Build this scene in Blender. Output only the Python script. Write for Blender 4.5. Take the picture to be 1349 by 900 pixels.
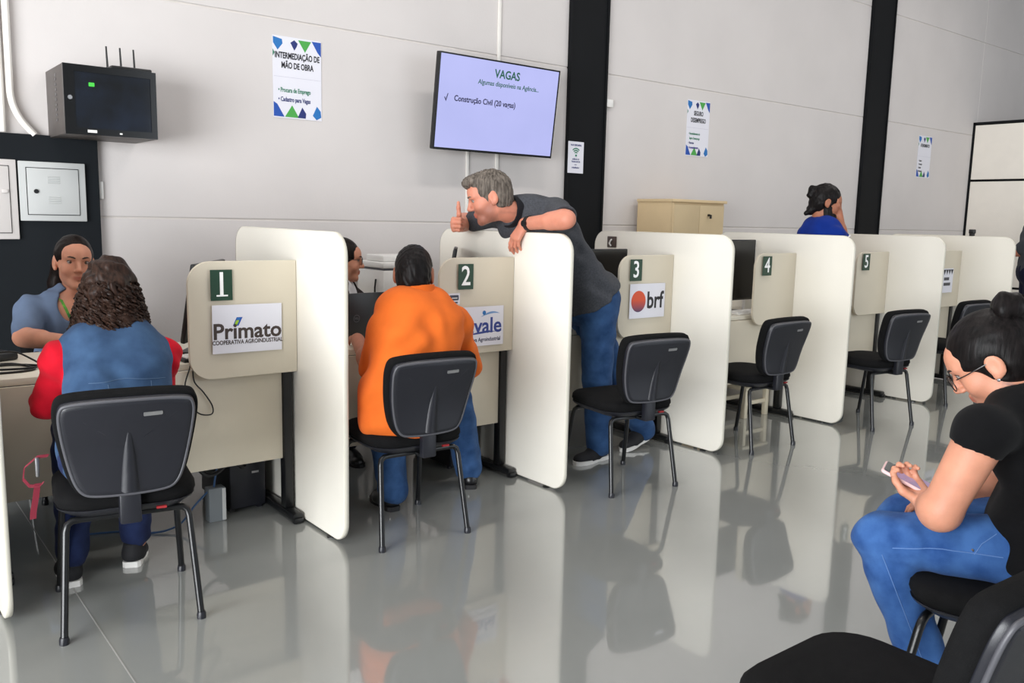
import bpy, bmesh, math, random
import numpy as np
from mathutils import Vector, Matrix

for o in list(bpy.data.objects):
    bpy.data.objects.remove(o, do_unlink=True)
SC = bpy.context.scene
COL = SC.collection
rnd = random.Random(7)

# ------------------------------------------------------------------ camera
CAM_POS = (0.0, 0.0, 1.47)
YAW, PITCH, ROLL = math.radians(38.671), math.radians(8.21), math.radians(-1.287)
fw = Vector((math.sin(YAW)*math.cos(PITCH), math.cos(YAW)*math.cos(PITCH), -math.sin(PITCH)))
rt = Vector((math.cos(YAW), -math.sin(YAW), 0))
dn = fw.cross(rt)
r2 = math.cos(ROLL)*rt + math.sin(ROLL)*dn
d2 = -math.sin(ROLL)*rt + math.cos(ROLL)*dn
cam_d = bpy.data.cameras.new('camera')
cam_d.sensor_width = 36.0
cam_d.sensor_fit = 'HORIZONTAL'
cam_d.lens = 1135.1/1349*36.0
cam_d.clip_start = 0.05
cam = bpy.data.objects.new('camera', cam_d)
M4 = Matrix.Identity(4)
for i in range(3):
    M4[i][0] = r2[i]; M4[i][1] = -d2[i]; M4[i][2] = -fw[i]; M4[i][3] = CAM_POS[i]
cam.matrix_world = M4
COL.objects.link(cam)
SC.camera = cam

# ------------------------------------------------------------------ light
SC.view_settings.view_transform = 'Standard'
SC.view_settings.look = 'None'
SC.view_settings.gamma = 1.0
SC.view_settings.use_curve_mapping = False
SC.view_settings.exposure = 0.09

world = bpy.data.worlds.new('world'); SC.world = world
world.use_nodes = True
bg = world.node_tree.nodes['Background']
bg.inputs['Color'].default_value = (0.93, 0.97, 1.0, 1)
bg.inputs['Strength'].default_value = 0.30

def area(name, loc, target, sx, sy, power, col):
    l = bpy.data.lights.new(name, 'AREA'); l.shape = 'RECTANGLE'; l.size = sx; l.size_y = sy
    l.energy = power; l.color = col
    o = bpy.data.objects.new(name, l); COL.objects.link(o)
    o.location = loc
    d = Vector(target)-Vector(loc)
    o.rotation_euler = d.to_track_quat('-Z', 'Y').to_euler()
    return o
# daylight through the wide gate on the street side (behind and left of the waiting area)
area('gate_daylight', (-4.6, -0.1, 1.42), (3.0, 2.5, 0.6), 5.2, 2.7, 770, (0.955, 0.98, 1.0))
# daylight through the second gate behind the waiting chairs
area('rear_gate_daylight', (7.5, -5.2, 2.6), (7.5, 4.5, 1.2), 6.0, 3.6, 190, (0.86, 0.93, 1.0))
# ceiling lamps (their housings are built with the ceiling)
LAMPS = [(-0.5, 2.6), (3.2, 2.6), (6.9, 2.6), (10.4, 2.6)]
for lx, ly in LAMPS:
    area('ceiling_lamp_light', (lx, ly, 5.22), (lx, ly, 0), 1.3, 0.4, 40, (1.0, 0.95, 0.91))

# ------------------------------------------------------------------ materials
MATS = {}
def mat(name, col, rough=0.5, metal=0.0, var=0.06, vscale=6.0, bump=0.0, bscale=80.0, coat=0.0, coat_rough=0.1,
        spec=0.5, emit=0.0, stretch=None, sheen=0.0, sss=0.0, alpha=1.0, trans=0.0, var2=None):
    if name in MATS: return MATS[name]
    m = bpy.data.materials.new(name); m.use_nodes = True
    nt = m.node_tree; N = nt.nodes; L = nt.links
    b = N['Principled BSDF']
    b.inputs['Roughness'].default_value = rough
    b.inputs['Metallic'].default_value = metal
    b.inputs['Specular IOR Level'].default_value = spec
    b.inputs['Coat Weight'].default_value = coat
    b.inputs['Coat Roughness'].default_value = coat_rough
    b.inputs['Sheen Weight'].default_value = sheen
    if sss:
        b.inputs['Subsurface Weight'].default_value = sss
        b.inputs['Subsurface Radius'].default_value = (0.012, 0.005, 0.003)
        b.inputs['Subsurface Scale'].default_value = 0.6
    b.inputs['Alpha'].default_value = alpha
    b.inputs['Transmission Weight'].default_value = trans
    tc = N.new('ShaderNodeTexCoord'); mp = N.new('ShaderNodeMapping')
    if stretch: mp.inputs['Scale'].default_value = stretch
    L.new(tc.outputs['Object'], mp.inputs['Vector'])
    nz = N.new('ShaderNodeTexNoise'); nz.inputs['Scale'].default_value = vscale; nz.inputs['Detail'].default_value = 5
    L.new(mp.outputs['Vector'], nz.inputs['Vector'])
    rp = N.new('ShaderNodeValToRGB')
    c = Vector(col)
    lo = tuple(max(0, x*(1-var)) for x in c); hi = tuple(min(1, x*(1+var)) for x in c)
    if var2: hi = var2
    rp.color_ramp.elements[0].position = 0.3; rp.color_ramp.elements[1].position = 0.7
    rp.color_ramp.elements[0].color = (*lo, 1); rp.color_ramp.elements[1].color = (*hi, 1)
    L.new(nz.outputs['Fac'], rp.inputs['Fac'])
    L.new(rp.outputs['Color'], b.inputs['Base Color'])
    if emit:
        L.remove(b.inputs['Base Color'].links[0]); b.inputs['Base Color'].default_value = (0.02, 0.02, 0.02, 1)
        L.new(rp.outputs['Color'], b.inputs['Emission Color'])
        b.inputs['Emission Strength'].default_value = emit
    if bump:
        n2 = N.new('ShaderNodeTexNoise'); n2.inputs['Scale'].default_value = bscale; n2.inputs['Detail'].default_value = 3
        L.new(mp.outputs['Vector'], n2.inputs['Vector'])
        bp = N.new('ShaderNodeBump'); bp.inputs['Strength'].default_value = bump; bp.inputs['Distance'].default_value = 0.004
        L.new(n2.outputs['Fac'], bp.inputs['Height'])
        L.new(bp.outputs['Normal'], b.inputs['Normal'])
    MATS[name] = m
    return m

def srgb(r, g, b):
    f = lambda c: (c/255/12.92) if c/255 <= 0.04045 else ((c/255+0.055)/1.055)**2.4
    return (f(r), f(g), f(b))

mat('wall_paint', srgb(209, 204, 202), 0.75, var=0.035, vscale=1.3, bump=0.12, bscale=60)
mat('joint', srgb(212, 206, 201), 0.85)
mat('pillar_black', srgb(13, 15, 18), 0.7, var=0.1, vscale=3, spec=0.2)
mat('board_black', srgb(22, 26, 30), 0.8, var=0.1, vscale=2, spec=0.2)
mat('laminate', srgb(240, 236, 225), 0.30, var=0.015, vscale=2.5, bump=0.03, bscale=120, coat=0.3, coat_rough=0.18)
mat('edge_band', srgb(220, 216, 202), 0.4, var=0.02)
mat('beige_panel', srgb(210, 201, 182), 0.42, var=0.02, vscale=4)
mat('desk_top', srgb(232, 226, 210), 0.38, var=0.02)
mat('black_steel', srgb(15, 16, 18), 0.30, var=0.08, spec=0.5)
mat('black_fabric', srgb(17, 17, 18), 0.95, var=0.15, vscale=30, bump=0.4, bscale=500, spec=0.15)
mat('black_plastic', srgb(27, 28, 35), 0.40, var=0.05, vscale=10, bump=0.08, bscale=600)
mat('grey_trim', srgb(78, 78, 83), 0.45, var=0.04)
mat('screen_black', srgb(10, 11, 13), 0.2, var=0.05)
mat('monitor_black', srgb(15, 16, 18), 0.4, var=0.05)
mat('silver', srgb(190, 190, 192), 0.3, metal=0.9)
mat('grey_metal', srgb(190, 192, 191), 0.42, var=0.02)
mat('white_metal', srgb(208, 203, 200), 0.45, var=0.02)
mat('white_plastic', srgb(232, 231, 228), 0.45, var=0.02)
mat('grey_plastic', srgb(120, 126, 130), 0.5, var=0.04)
mat('paper', srgb(224, 224, 233), 0.7, var=0.01, vscale=8)
mat('plate_green', srgb(14, 58, 38), 0.5, var=0.04)
mat('ink_white', srgb(250, 250, 250), 0.6, var=0.0)
mat('cabinet_tan', srgb(214, 190, 150), 0.5, var=0.03)
mat('cabinet_front', srgb(196, 176, 140), 0.5, var=0.03)
mat('cable_black', srgb(20, 20, 22), 0.5)
mat('cable_blue', srgb(60, 90, 130), 0.5)
mat('white_conduit', srgb(236, 232, 226), 0.45, var=0.02)

def floor_material():
    m = bpy.data.materials.new('epoxy_floor'); m.use_nodes = True
    nt = m.node_tree; N = nt.nodes; L = nt.links; b = N['Principled BSDF']
    tc = N.new('ShaderNodeTexCoord')
    n1 = N.new('ShaderNodeTexNoise'); n1.inputs['Scale'].default_value = 0.9; n1.inputs['Detail'].default_value = 6
    L.new(tc.outputs['Object'], n1.inputs['Vector'])
    r = N.new('ShaderNodeValToRGB')
    r.color_ramp.elements[0].position = 0.3; r.color_ramp.elements[1].position = 0.72
    r.color_ramp.elements[0].color = (*srgb(141, 144, 141), 1); r.color_ramp.elements[1].color = (*srgb(150, 152, 149), 1)
    L.new(n1.outputs['Fac'], r.inputs['Fac']); L.new(r.outputs['Color'], b.inputs['Base Color'])
    n2 = N.new('ShaderNodeTexNoise'); n2.inputs['Scale'].default_value = 14; n2.inputs['Detail'].default_value = 4
    L.new(tc.outputs['Object'], n2.inputs['Vector'])
    mr = N.new('ShaderNodeMapRange'); mr.inputs['To Min'].default_value = 0.05; mr.inputs['To Max'].default_value = 0.11
    L.new(n2.outputs['Fac'], mr.inputs['Value']); L.new(mr.outputs['Result'], b.inputs['Roughness'])
    n3 = N.new('ShaderNodeTexNoise'); n3.inputs['Scale'].default_value = 3.0; n3.inputs['Detail'].default_value = 3
    L.new(tc.outputs['Object'], n3.inputs['Vector'])
    bp = N.new('ShaderNodeBump'); bp.inputs['Strength'].default_value = 0.05; bp.inputs['Distance'].default_value = 0.02
    L.new(n3.outputs['Fac'], bp.inputs['Height']); L.new(bp.outputs['Normal'], b.inputs['Normal'])
    b.inputs['Specular IOR Level'].default_value = 0.7
    b.inputs['Coat Weight'].default_value = 1.0; b.inputs['Coat Roughness'].default_value = 0.035; b.inputs['Coat IOR'].default_value = 1.55
    MATS['floor'] = m
floor_material()

# ------------------------------------------------------------------ mesh helpers
class MB:
    def __init__(s): s.v = []; s.f = []
    def add(s, v, f):
        n = len(s.v); s.v += [tuple(x) for x in v]; s.f += [tuple(i+n for i in q) for q in f]; return s
    def box(s, lo, hi, bev=0.0):
        x0, y0, z0 = lo; x1, y1, z1 = hi
        if bev <= 0:
            v = [(x, y, z) for z in (z0, z1) for y in (y0, y1) for x in (x0, x1)]
            return s.add(v, [(0,2,3,1),(4,5,7,6),(0,1,5,4),(2,6,7,3),(0,4,6,2),(1,3,7,5)])
        bm = bmesh.new()
        bmesh.ops.create_cube(bm, size=1)
        for q in bm.verts:
            q.co = Vector(((x0+x1)/2+q.co.x*(x1-x0), (y0+y1)/2+q.co.y*(y1-y0), (z0+z1)/2+q.co.z*(z1-z0)))
        bmesh.ops.bevel(bm, geom=bm.edges[:], offset=bev, segments=2, affect='EDGES', profile=0.5)
        bm.verts.index_update()
        s.add([q.co[:] for q in bm.verts], [[q.index for q in f.verts] for f in bm.faces]); bm.free(); return s
    def tube(s, pts, r, n=8, caps=True):
        pts = [Vector(p) for p in pts]; k = len(pts)
        rs = r if isinstance(r, (list, tuple)) else [r]*k
        base = len(s.v); V = []; up = None
        for i, p in enumerate(pts):
            t = (pts[min(i+1, k-1)]-pts[max(i-1, 0)]).normalized()
            if up is None:
                up = Vector((0, 0, 1)) if abs(t.z) < 0.9 else Vector((1, 0, 0))
            a = (up-t*up.dot(t))
            a = a.normalized() if a.length > 1e-6 else t.orthogonal().normalized()
            up = a; b = t.cross(a)
            for j in range(n):
                an = 2*math.pi*j/n
                V.append(p+(a*math.cos(an)+b*math.sin(an))*rs[i])
        F = [(i*n+j, i*n+(j+1) % n, (i+1)*n+(j+1) % n, (i+1)*n+j) for i in range(k-1) for j in range(n)]
        if caps: F += [tuple(range(n))[::-1], tuple((k-1)*n+j for j in range(n))]
        return s.add(V, F)
    def loft(s, rings, cap=True):
        n = len(rings[0]); V = [p for r in rings for p in r]
        F = [(i*n+j, i*n+(j+1) % n, (i+1)*n+(j+1) % n, (i+1)*n+j) for i in range(len(rings)-1) for j in range(n)]
        if cap: F += [tuple(range(n))[::-1], tuple((len(rings)-1)*n+j for j in range(n))]
        return s.add(V, F)
    def lathe(s, prof, c=(0, 0, 0), n=16):
        rings = [[(c[0]+r*math.cos(2*math.pi*j/n), c[1]+r*math.sin(2*math.pi*j/n), c[2]+z) for j in range(n)] for r, z in prof]
        return s.loft(rings)
    def mesh(s, name, smooth=False, angle=35):
        me = bpy.data.meshes.new(name); me.from_pydata(s.v, [], s.f)
        bm = bmesh.new(); bm.from_mesh(me); bmesh.ops.recalc_face_normals(bm, faces=bm.faces[:])
        if smooth:
            lim = math.radians(angle)
            for f in bm.faces: f.smooth = True
            for e in bm.edges:
                if len(e.link_faces) == 2 and e.calc_face_angle(0) > lim: e.smooth = False
        bm.to_mesh(me); bm.free(); me.update()
        return me

def obj(name, mb, m, parent=None, smooth=True, loc=(0, 0, 0), rot=(0, 0, 0), kind=None, label=None, angle=35):
    me = mb if isinstance(mb, bpy.types.Mesh) else mb.mesh(name, smooth, angle)
    if m is not None:
        me.materials.clear(); me.materials.append(MATS[m] if isinstance(m, str) else m)
    o = bpy.data.objects.new(name, me); COL.objects.link(o)
    o.location = loc; o.rotation_euler = rot
    if parent is not None: o.parent = parent
    if kind: o['kind'] = kind
    if label: o['label'] = label
    return o
def tag(o, label, cat, group=None):
    o['label'] = label; o['category'] = cat
    if group: o['group'] = group
    return o
def thing(name, label, cat, loc=(0, 0, 0), rz=0.0, group=None):
    o = bpy.data.objects.new(name, None); COL.objects.link(o)
    o.empty_display_size = 0.1
    o.location = loc; o.rotation_euler = (0, 0, rz)
    return tag(o, label, cat, group)
def copy_tree(o, parent=None):
    c = o.copy(); COL.objects.link(c); c.parent = parent
    for ch in list(o.children): copy_tree(ch, c)
    return c
def box(lo, hi, bev=0.0): return MB().box(lo, hi, bev)
def rrect(x0, x1, y0, y1, rr, seg=8):
    """rounded rectangle outline, rr = radii at (x0,y0),(x1,y0),(x1,y1),(x0,y1)"""
    if not isinstance(rr, (tuple, list)): rr = (rr,)*4
    P = []
    for (cx, cy, sx, sy, a0), r in zip(((x0, y0, 1, 1, 180), (x1, y0, -1, 1, 270), (x1, y1, -1, -1, 0), (x0, y1, 1, -1, 90)), rr):
        if r <= 0: P.append((cx, cy)); continue
        for i in range(seg+1):
            a = math.radians(a0+90*i/seg)
            P.append((cx+sx*r+r*math.cos(a), cy+sy*r+r*math.sin(a)))
    return P
def inset(P, d):
    """shrink an outline towards its inside (counter-clockwise polygon)"""
    n = len(P); Q = []
    for i in range(n):
        a = Vector(P[i-1]); b = Vector(P[i]); c = Vector(P[(i+1) % n])
        e1 = (b-a); e2 = (c-b)
        if e1.length < 1e-9: e1 = e2
        if e2.length < 1e-9: e2 = e1
        n1 = Vector((-e1.y, e1.x)).normalized(); n2 = Vector((-e2.y, e2.x)).normalized()
        m = (n1+n2)
        m = m.normalized() if m.length > 1e-6 else n1
        q = b+m*(d/max(0.5, m.dot(n1)))
        Q.append((q.x, q.y))
    return Q
def slab(P, t0, t1, place, bev=0.0):
    """extrude outline P between depths t0,t1; place(a,b,t)->xyz"""
    mb = MB()
    if bev:
        Q = inset(P, bev)
        rings = [[place(a, b, t0) for a, b in Q], [place(a, b, t0+bev) for a, b in P],
                 [place(a, b, t1-bev) for a, b in P], [place(a, b, t1) for a, b in Q]]
    else:
        rings = [[place(a, b, t0) for a, b in P], [place(a, b, t1) for a, b in P]]
    return mb.loft(rings)
def on_y(y):       # outline (x,z) drawn on a vertical plane facing -Y, t towards the viewer
    return lambda a, b, t: (a, y-t, b)

# lettering: Blender's built-in font turned into mesh
def text_mesh(txt, size, bold=0.0, align='CENTER', sx=1.0, shear=0.0):
    cu = bpy.data.curves.new('lettering', 'FONT'); cu.body = txt; cu.size = size
    cu.align_x = align; cu.align_y = 'CENTER'; cu.offset = bold; cu.resolution_u = 3; cu.extrude = 0.0004; cu.shear = shear
    o = bpy.data.objects.new('lettering', cu); COL.objects.link(o)
    dg = bpy.context.evaluated_depsgraph_get()
    me = bpy.data.meshes.new_from_object(o.evaluated_get(dg))
    bpy.data.objects.remove(o, do_unlink=True)
    v = np.zeros(len(me.vertices)*3); me.vertices.foreach_get('co', v); v = v.reshape(-1, 3); v[:, 0] *= sx
    me.vertices.foreach_set('co', v.ravel()); me.update()
    return me
def text(name, txt, size, m, parent, x, z, dep=0.0008, **kw):
    """lettering on a sheet whose local frame is x right, z up, facing -Y"""
    me = text_mesh(txt, size, **kw)
    return obj(name, me, m, parent, loc=(x, -dep, z), rot=(math.pi/2, 0, 0))
def flat(name, P, m, parent, dep=0.0, t=0.0006):
    return obj(name, slab(P, dep, dep+t, lambda a, b, d: (a, -d, b)), m, parent, smooth=False)
def ink(name, rgb): return mat(name, srgb(*rgb), 0.6, var=0.0)
# ------------------------------------------------------------------ the hall
WY = 5.4                      # front face of the long wall
flo = obj('floor', box((-6, -8, -0.12), (14.5, WY+0.2, 0)), 'floor', smooth=False, kind='structure')
mat('joint_filler', srgb(158, 158, 155), 0.5)
obj('expansion_joint', box((0.667, -8, 0.0), (0.671, 5.36, 0.0008)), 'joint_filler', flo, smooth=False)
obj('expansion_joint', box((6.2, -8, 0.0), (6.206, 2.2, 0.0008)), 'joint_filler', flo, smooth=False)

wall = obj('wall_front', box((-6, WY+0.007, 0), (14.5, WY+0.2, 5.4)), 'joint', smooth=False, kind='structure')
rows = [0.0, 0.17, 1.418, 2.682, 3.885, 5.4]
cols = [(-6, 4.84), (5.23, 9.36), (9.83, 12.2), (12.2, 14.5)]
for a, b in cols:
    for z0, z1 in zip(rows[:-1], rows[1:]):
        obj('concrete_panel', box((a+0.003, WY, z0+0.005), (b-0.003, WY+0.05, z1-0.005), 0.004), 'wall_paint', wall, smooth=False)
for i, (x0, x1) in enumerate(((4.835, 5.255), (9.36, 9.83))):
    p = obj('trim_%d' % (i+1), box((x0, WY-0.03, 0), (x1, WY+0.02, 5.4), 0.004), 'pillar_black', smooth=False, kind='structure',
            label='black painted steel column in the white wall')
    obj('flange', box((x0, WY-0.042, 0), (x0+0.02, WY-0.03, 5.4)), 'pillar_black', p, smooth=False)
    obj('flange', box((x1-0.02, WY-0.042, 0), (x1, WY-0.03, 5.4)), 'pillar_black', p, smooth=False)
ceil = obj('ceiling', box((-6, -3.0, 5.4), (14.5, WY+0.2, 5.5)), 'white_metal', smooth=False, kind='structure')
for lx, ly in LAMPS:
    t = thing('ceiling_lamp', 'long white batten lamp under the hall ceiling', 'lamp', (lx, ly, 5.4), 0, 'ceiling lamps of the hall')
    obj('housing', box((-0.7, -0.24, -0.10), (0.7, 0.24, 0), 0.01), 'white_metal', t, smooth=False)
    obj('diffuser', box((-0.66, -0.21, -0.112), (0.66, 0.21, -0.10)), mat('diffuser', (1, .98, .95), 0.5, var=0, emit=1.5), t, smooth=False)

# white panelled end room on the right, black frame
XE = 12.1
wr = obj('wall_right', box((XE+0.03, 1.2, 0), (XE+0.1, WY, 2.84)), 'pillar_black', smooth=False, kind='structure')
mat('white_panel', srgb(240, 234, 224), 0.5, var=0.02)
for y0, y1 in ((1.25, 2.55), (2.59, 3.95), (3.99, WY-0.03)):
    for z0, z1 in ((0.05, 0.68), (0.71, 2.075), (2.105, 2.81)):
        obj('wall_panel', box((XE, y0, z0), (XE+0.05, y1, z1), 0.004), 'white_panel', wr, smooth=False)
obj('frame_rail', box((XE-0.004, 1.2, 2.82), (XE+0.06, WY, 2.85)), 'pillar_black', wr, smooth=False)
obj('frame_post', box((XE-0.004, WY-0.03, 0), (XE+0.06, WY, 2.85)), 'pillar_black', wr, smooth=False)

# black board with electrical boxes behind the first desk
bb = obj('electrical_board', box((-3.5, WY-0.04, 0), (1.258, WY-0.001, 1.856), 0.003), 'board_black', smooth=False)
tag(bb, 'large matt black wall board carrying the metal electrical boxes', 'board')
def ebox(label, x0, x1, z0, z1, louv):
    t = thing('electrical_box', label, 'electrical box', (x0, WY-0.04, z0))
    w = x1-x0; h = z1-z0
    m = 'grey_metal' if louv else 'white_metal'
    obj('frame', box((0, -0.022, 0), (w, 0, h), 0.004), m, t)
    d = obj('door', box((0.038, -0.030, 0.036), (w-0.038, -0.0225, h-0.036), 0.002), m, t)
    obj('door_gap', box((0.034, -0.0228, 0.032), (w-0.034, -0.0218, h-0.032)), 'monitor_black', t, smooth=False)
    if louv:
        for zc in (h*0.70, h*0.36):
            for k in range(4):
                obj('louvre', MB().tube([(w*0.42, -0.031, zc+k*0.011-0.016), (w*0.60, -0.031, zc+k*0.011-0.016)], 0.0028, 6), m, d)
        obj('lock', MB().tube([(w*0.24, -0.030, h*0.5), (w*0.24, -0.036, h*0.5)], 0.012, 12), 'monitor_black', d)
    else:
        obj('latch', box((w-0.075, -0.04, h*0.58), (w-0.045, -0.03, h*0.58+0.02), 0.004), 'white_metal', d)
    return t
ebox('light grey electrical box with louvred door on the black board', 0.852, 1.182, 1.392, 1.712, True)
ebox('taller off-white electrical box beside the louvred one', 0.42, 0.842, 1.292, 1.716, False)
tag(obj('switch_plate', box((1.262, WY-0.018, 1.52), (1.285, WY, 1.62), 0.004), 'white_plastic'), 'narrow white plate on wall edge next to the black board', 'wall plate')

# conduits
c1 = obj('conduit_pipe', MB().tube([(0.795, WY-0.03, 5.35), (0.795, WY-0.03, 1.86)], 0.016, 10), 'white_conduit')
tag(c1, 'straight white conduit pipe running down to the black board', 'pipe')
pts = [(0.845, WY-0.03, 5.35), (0.84, WY-0.03, 2.08)]
for k in range(1, 7):
    a = k/6*math.radians(38); pts.append((0.84+0.28*(1-math.cos(a)), WY-0.03, 2.08-0.28*math.sin(a)))
pts.append((0.945, WY-0.03, 1.855))
tag(obj('conduit_pipe', MB().tube(pts, 0.018, 10), 'white_conduit'), 'white conduit pipe bending right just above the black board', 'pipe')
tag(obj('cable_channel', box((4.112, WY-0.015, 1.43), (4.138, WY, 5.38), 0.002), 'white_conduit'), 'long white cable channel running from ceiling behind the television', 'cable channel')
tag(obj('cable_channel', box((3.835, WY-0.015, 1.0), (3.857, WY, 2.3), 0.002), 'white_conduit'), 'short white cable channel hanging from the television down', 'cable channel')
tag(obj('junction_box', box((5.262, WY-0.03, 2.41), (5.345, WY, 2.475), 0.006), 'white_plastic'), 'small white junction box on wall beside the black column', 'junction box')

# wall rack with router
rk = thing('network_rack', 'black wall-mounted network rack with dark glass door', 'rack', (1.02, 4.98, 1.846))
w, h, dp = 0.457, 0.352, WY-4.98
obj('body', box((0, 0.012, 0), (w, dp, h), 0.003), mat('rack_side', srgb(84, 78, 75), 0.5), rk)
fr = MB()
for lo, hi in (((0, 0, 0), (0.05, 0.014, h)), ((w-0.03, 0, 0), (w, 0.014, h)), ((0.05, 0, 0), (w-0.03, 0.014, 0.035)), ((0.05, 0, h-0.035), (w-0.03, 0.014, h))):
    fr.box(lo, hi)
dr = obj('door', fr, 'screen_black', rk, smooth=False)
mat('rack_glass', srgb(16, 19, 23), 0.06, var=0.3, vscale=6, spec=0.7, var2=srgb(22, 30, 44))  # bluish second tone paints reflections into the dark glass colour
obj('glass', box((0.05, 0.005, 0.035), (w-0.03, 0.009, h-0.035)), 'rack_glass', dr, smooth=False)
obj('lock', MB().tube([(0.027, 0.0, h*0.52), (0.027, -0.008, h*0.52)], 0.011, 12), 'silver', dr)
obj('badge', box((0.105, -0.001, 0.012), (0.15, 0.0, 0.026)), 'white_plastic', dr, smooth=False)
obj('badge', box((0.262, -0.001, 0.012), (0.275, 0.0, 0.02)), 'white_plastic', dr, smooth=False)
obj('indicator_light', box((0.12, 0.0035, h-0.105), (0.148, 0.005, h-0.085), 0.003), mat('led_green', srgb(60, 200, 60), 0.5, var=0, emit=1.2), dr)
for k in range(9):
    obj('vent_slot', box((-0.0015, 0.165, 0.073+k*0.026), (0.001, 0.2, 0.086+k*0.026)), 'screen_black', rk, smooth=False)
obj('vent_slot', box((-0.001, 0.168, 0.30), (0.001, 0.20, 0.318)), 'screen_black', rk, smooth=False)
ro = thing('wifi_router', 'black router with three antennas on the network rack', 'router', (1.375, 5.12, 2.198))
obj('body', box((-0.105, -0.07, 0), (0.105, 0.07, 0.026), 0.008), 'monitor_black', ro)
for k in (-0.09, -0.02, 0.05):
    a = obj('antenna', MB().tube([(k, 0.06, 0.01), (k-0.004, 0.06, 0.14)], [0.006, 0.0045], 8), 'monitor_black', ro)

# television
tv = thing('television', 'wall television showing a job vacancy slide', 'television', (3.965, 5.205, 1.933))
tv.rotation_euler = (math.radians(7.0), 0, math.radians(1.2))
w, h = 1.122, 0.66
obj('casing', box((-w/2, 0.004, 0), (w/2, 0.045, h), 0.006), 'monitor_black', tv)
bz = MB()
for lo, hi in (((-w/2, 0, 0), (-w/2+0.011, 0.005, h)), ((w/2-0.011, 0, 0), (w/2, 0.005, h)), ((-w/2+0.011, 0, 0), (w/2-0.011, 0.005, 0.016)), ((-w/2+0.011, 0, h-0.011), (w/2-0.011, 0.005, h))):
    bz.box(lo, hi)
obj('bezel', bz, 'screen_black', tv, smooth=False)
mat('tv_screen', srgb(174, 179, 234), 0.3, var=0.05, vscale=1.2, emit=1.0, var2=srgb(184, 187, 242))
scn = obj('screen', box((-w/2+0.011, 0.0025, 0.016), (w/2-0.011, 0.006, h-0.011)), 'tv_screen', tv, smooth=False)
tg = ink('tv_ink_green', (22, 92, 70)); td = ink('tv_ink_dark', (38, 38, 74))
text('lettering', 'VAGAS', 0.082, tg, scn, 0.05, h-0.095, -0.0018, bold=0.0018, sx=0.92)
text('lettering', 'Algumas disponíveis na Agência...', 0.047, tg, scn, 0.075, h-0.165, -0.0018, bold=0.0006, sx=0.92, shear=0.12)
text('lettering', 'Construção Civil (20 vagas)', 0.056, td, scn, -0.13, h-0.30, -0.0018, bold=0.0012, sx=0.90)
obj('tick_mark', MB().add([(-0.497, 0.0016, h-0.300), (-0.490, 0.0016, h-0.296), (-0.483, 0.0016, h-0.312), (-0.470, 0.0016, h-0.272), (-0.463, 0.0016, h-0.272), (-0.480, 0.0016, h-0.328)], [(0, 1, 2, 5), (2, 3, 4, 5)]), td, scn, smooth=False)
obj('wall_mount', box((-0.2, 0.045, 0.18), (0.2, 0.19, 0.44)), 'black_steel', tv, smooth=False)

# posters
I_blue = ink('print_blue', (28, 78, 168)); I_cy = ink('print_cyan', (30, 110, 180)); I_gr = ink('print_green', (70, 160, 70))
I_teal = ink('print_teal', (40, 120, 90)); I_navy = ink('print_navy', (30, 44, 110)); I_blk = ink('print_black', (28, 28, 36)); I_vi = ink('print_violet', (70, 60, 140))
def poster(label, x, z, w, h, title, items, ts, isz):
    p = obj('poster', box((0, -0.003, 0), (w, 0, h)), 'paper', loc=(x, WY-0.001, z), smooth=False)
    tag(p, label, 'poster')
    u = w/10.0
    def shp(P, m): flat('print_shape', [(a*u, b) for a, b in P], m, p, 0.003)
    q = 0.075*h/0.5
    T = h
    shp([(0.1, T-0.1*q), (1.9, T-0.25*q), (2.0, T-0.6*q), (1.0, T-1.15*q), (0.1, T-0.6*q)][::-1], I_cy)
    shp([(3.6, T-0.45*q), (4.4, T-0.2*q), (5.1, T-0.45*q), (4.9, T-0.7*q), (4.4, T-1.05*q)][::-1], I_navy)
    shp([(5.2, T-0.15*q), (7.9, T-0.15*q), (6.6, T-1.1*q)][::-1], I_gr)
    shp([(8.0, T-0.1*q), (9.95, T-0.1*q), (9.95, T-1.3*q), (9.2, T-0.95*q)][::-1], I_blue)
    shp([(0.0, T-1.1*q), (0.4, T-1.4*q), (0.0, T-1.7*q)][::-1], I_teal)
    shp([(0.05, 0.1*q), (2.2, 0.1*q), (0.8, 1.1*q), (0.05, 1.3*q)], I_blue)
    shp([(2.3, 0.1*q), (5.2, 0.1*q), (3.8, 1.1*q)], I_gr)
    shp([(4.9, 0.1*q), (6.6, 0.1*q), (6.7, 0.5*q), (5.9, 1.0*q)], I_navy)
    shp([(8.1, 0.4*q), (8.9, 0.05*q), (9.9, 0.3*q), (9.8, 0.8*q), (9.0, 1.2*q)], I_cy)
    flat('print_rule', [(0.02*w, 0.505*h), (0.98*w, 0.505*h), (0.98*w, 0.509*h), (0.02*w, 0.509*h)], ink('print_grey', (190, 190, 205)), p, 0.003)
    for k, s in enumerate(title):
        text('lettering', s, ts, I_blk, p, w/2, h*0.765-k*ts*1.12, 0.0038, bold=ts*0.03, sx=0.62)
    for k, (s, m) in enumerate(items):
        text('lettering', s, isz, m, p, w*0.10, h*(0.345 if len(items) < 3 else 0.40)-k*isz*1.45, 0.0038, bold=isz*0.025, sx=0.62, align='LEFT')
    return p
poster('vertical wall poster INTERMEDIAÇÃO DE MÃO DE OBRA with blue and green shapes', 2.322, 2.072, 0.335, 0.508,
       ['INTERMEDIAÇÃO DE', 'MÃO DE OBRA'], [('• Procura de Emprego', I_teal), ('• Cadastro para Vagas', I_navy)], 0.053, 0.040)
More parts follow.
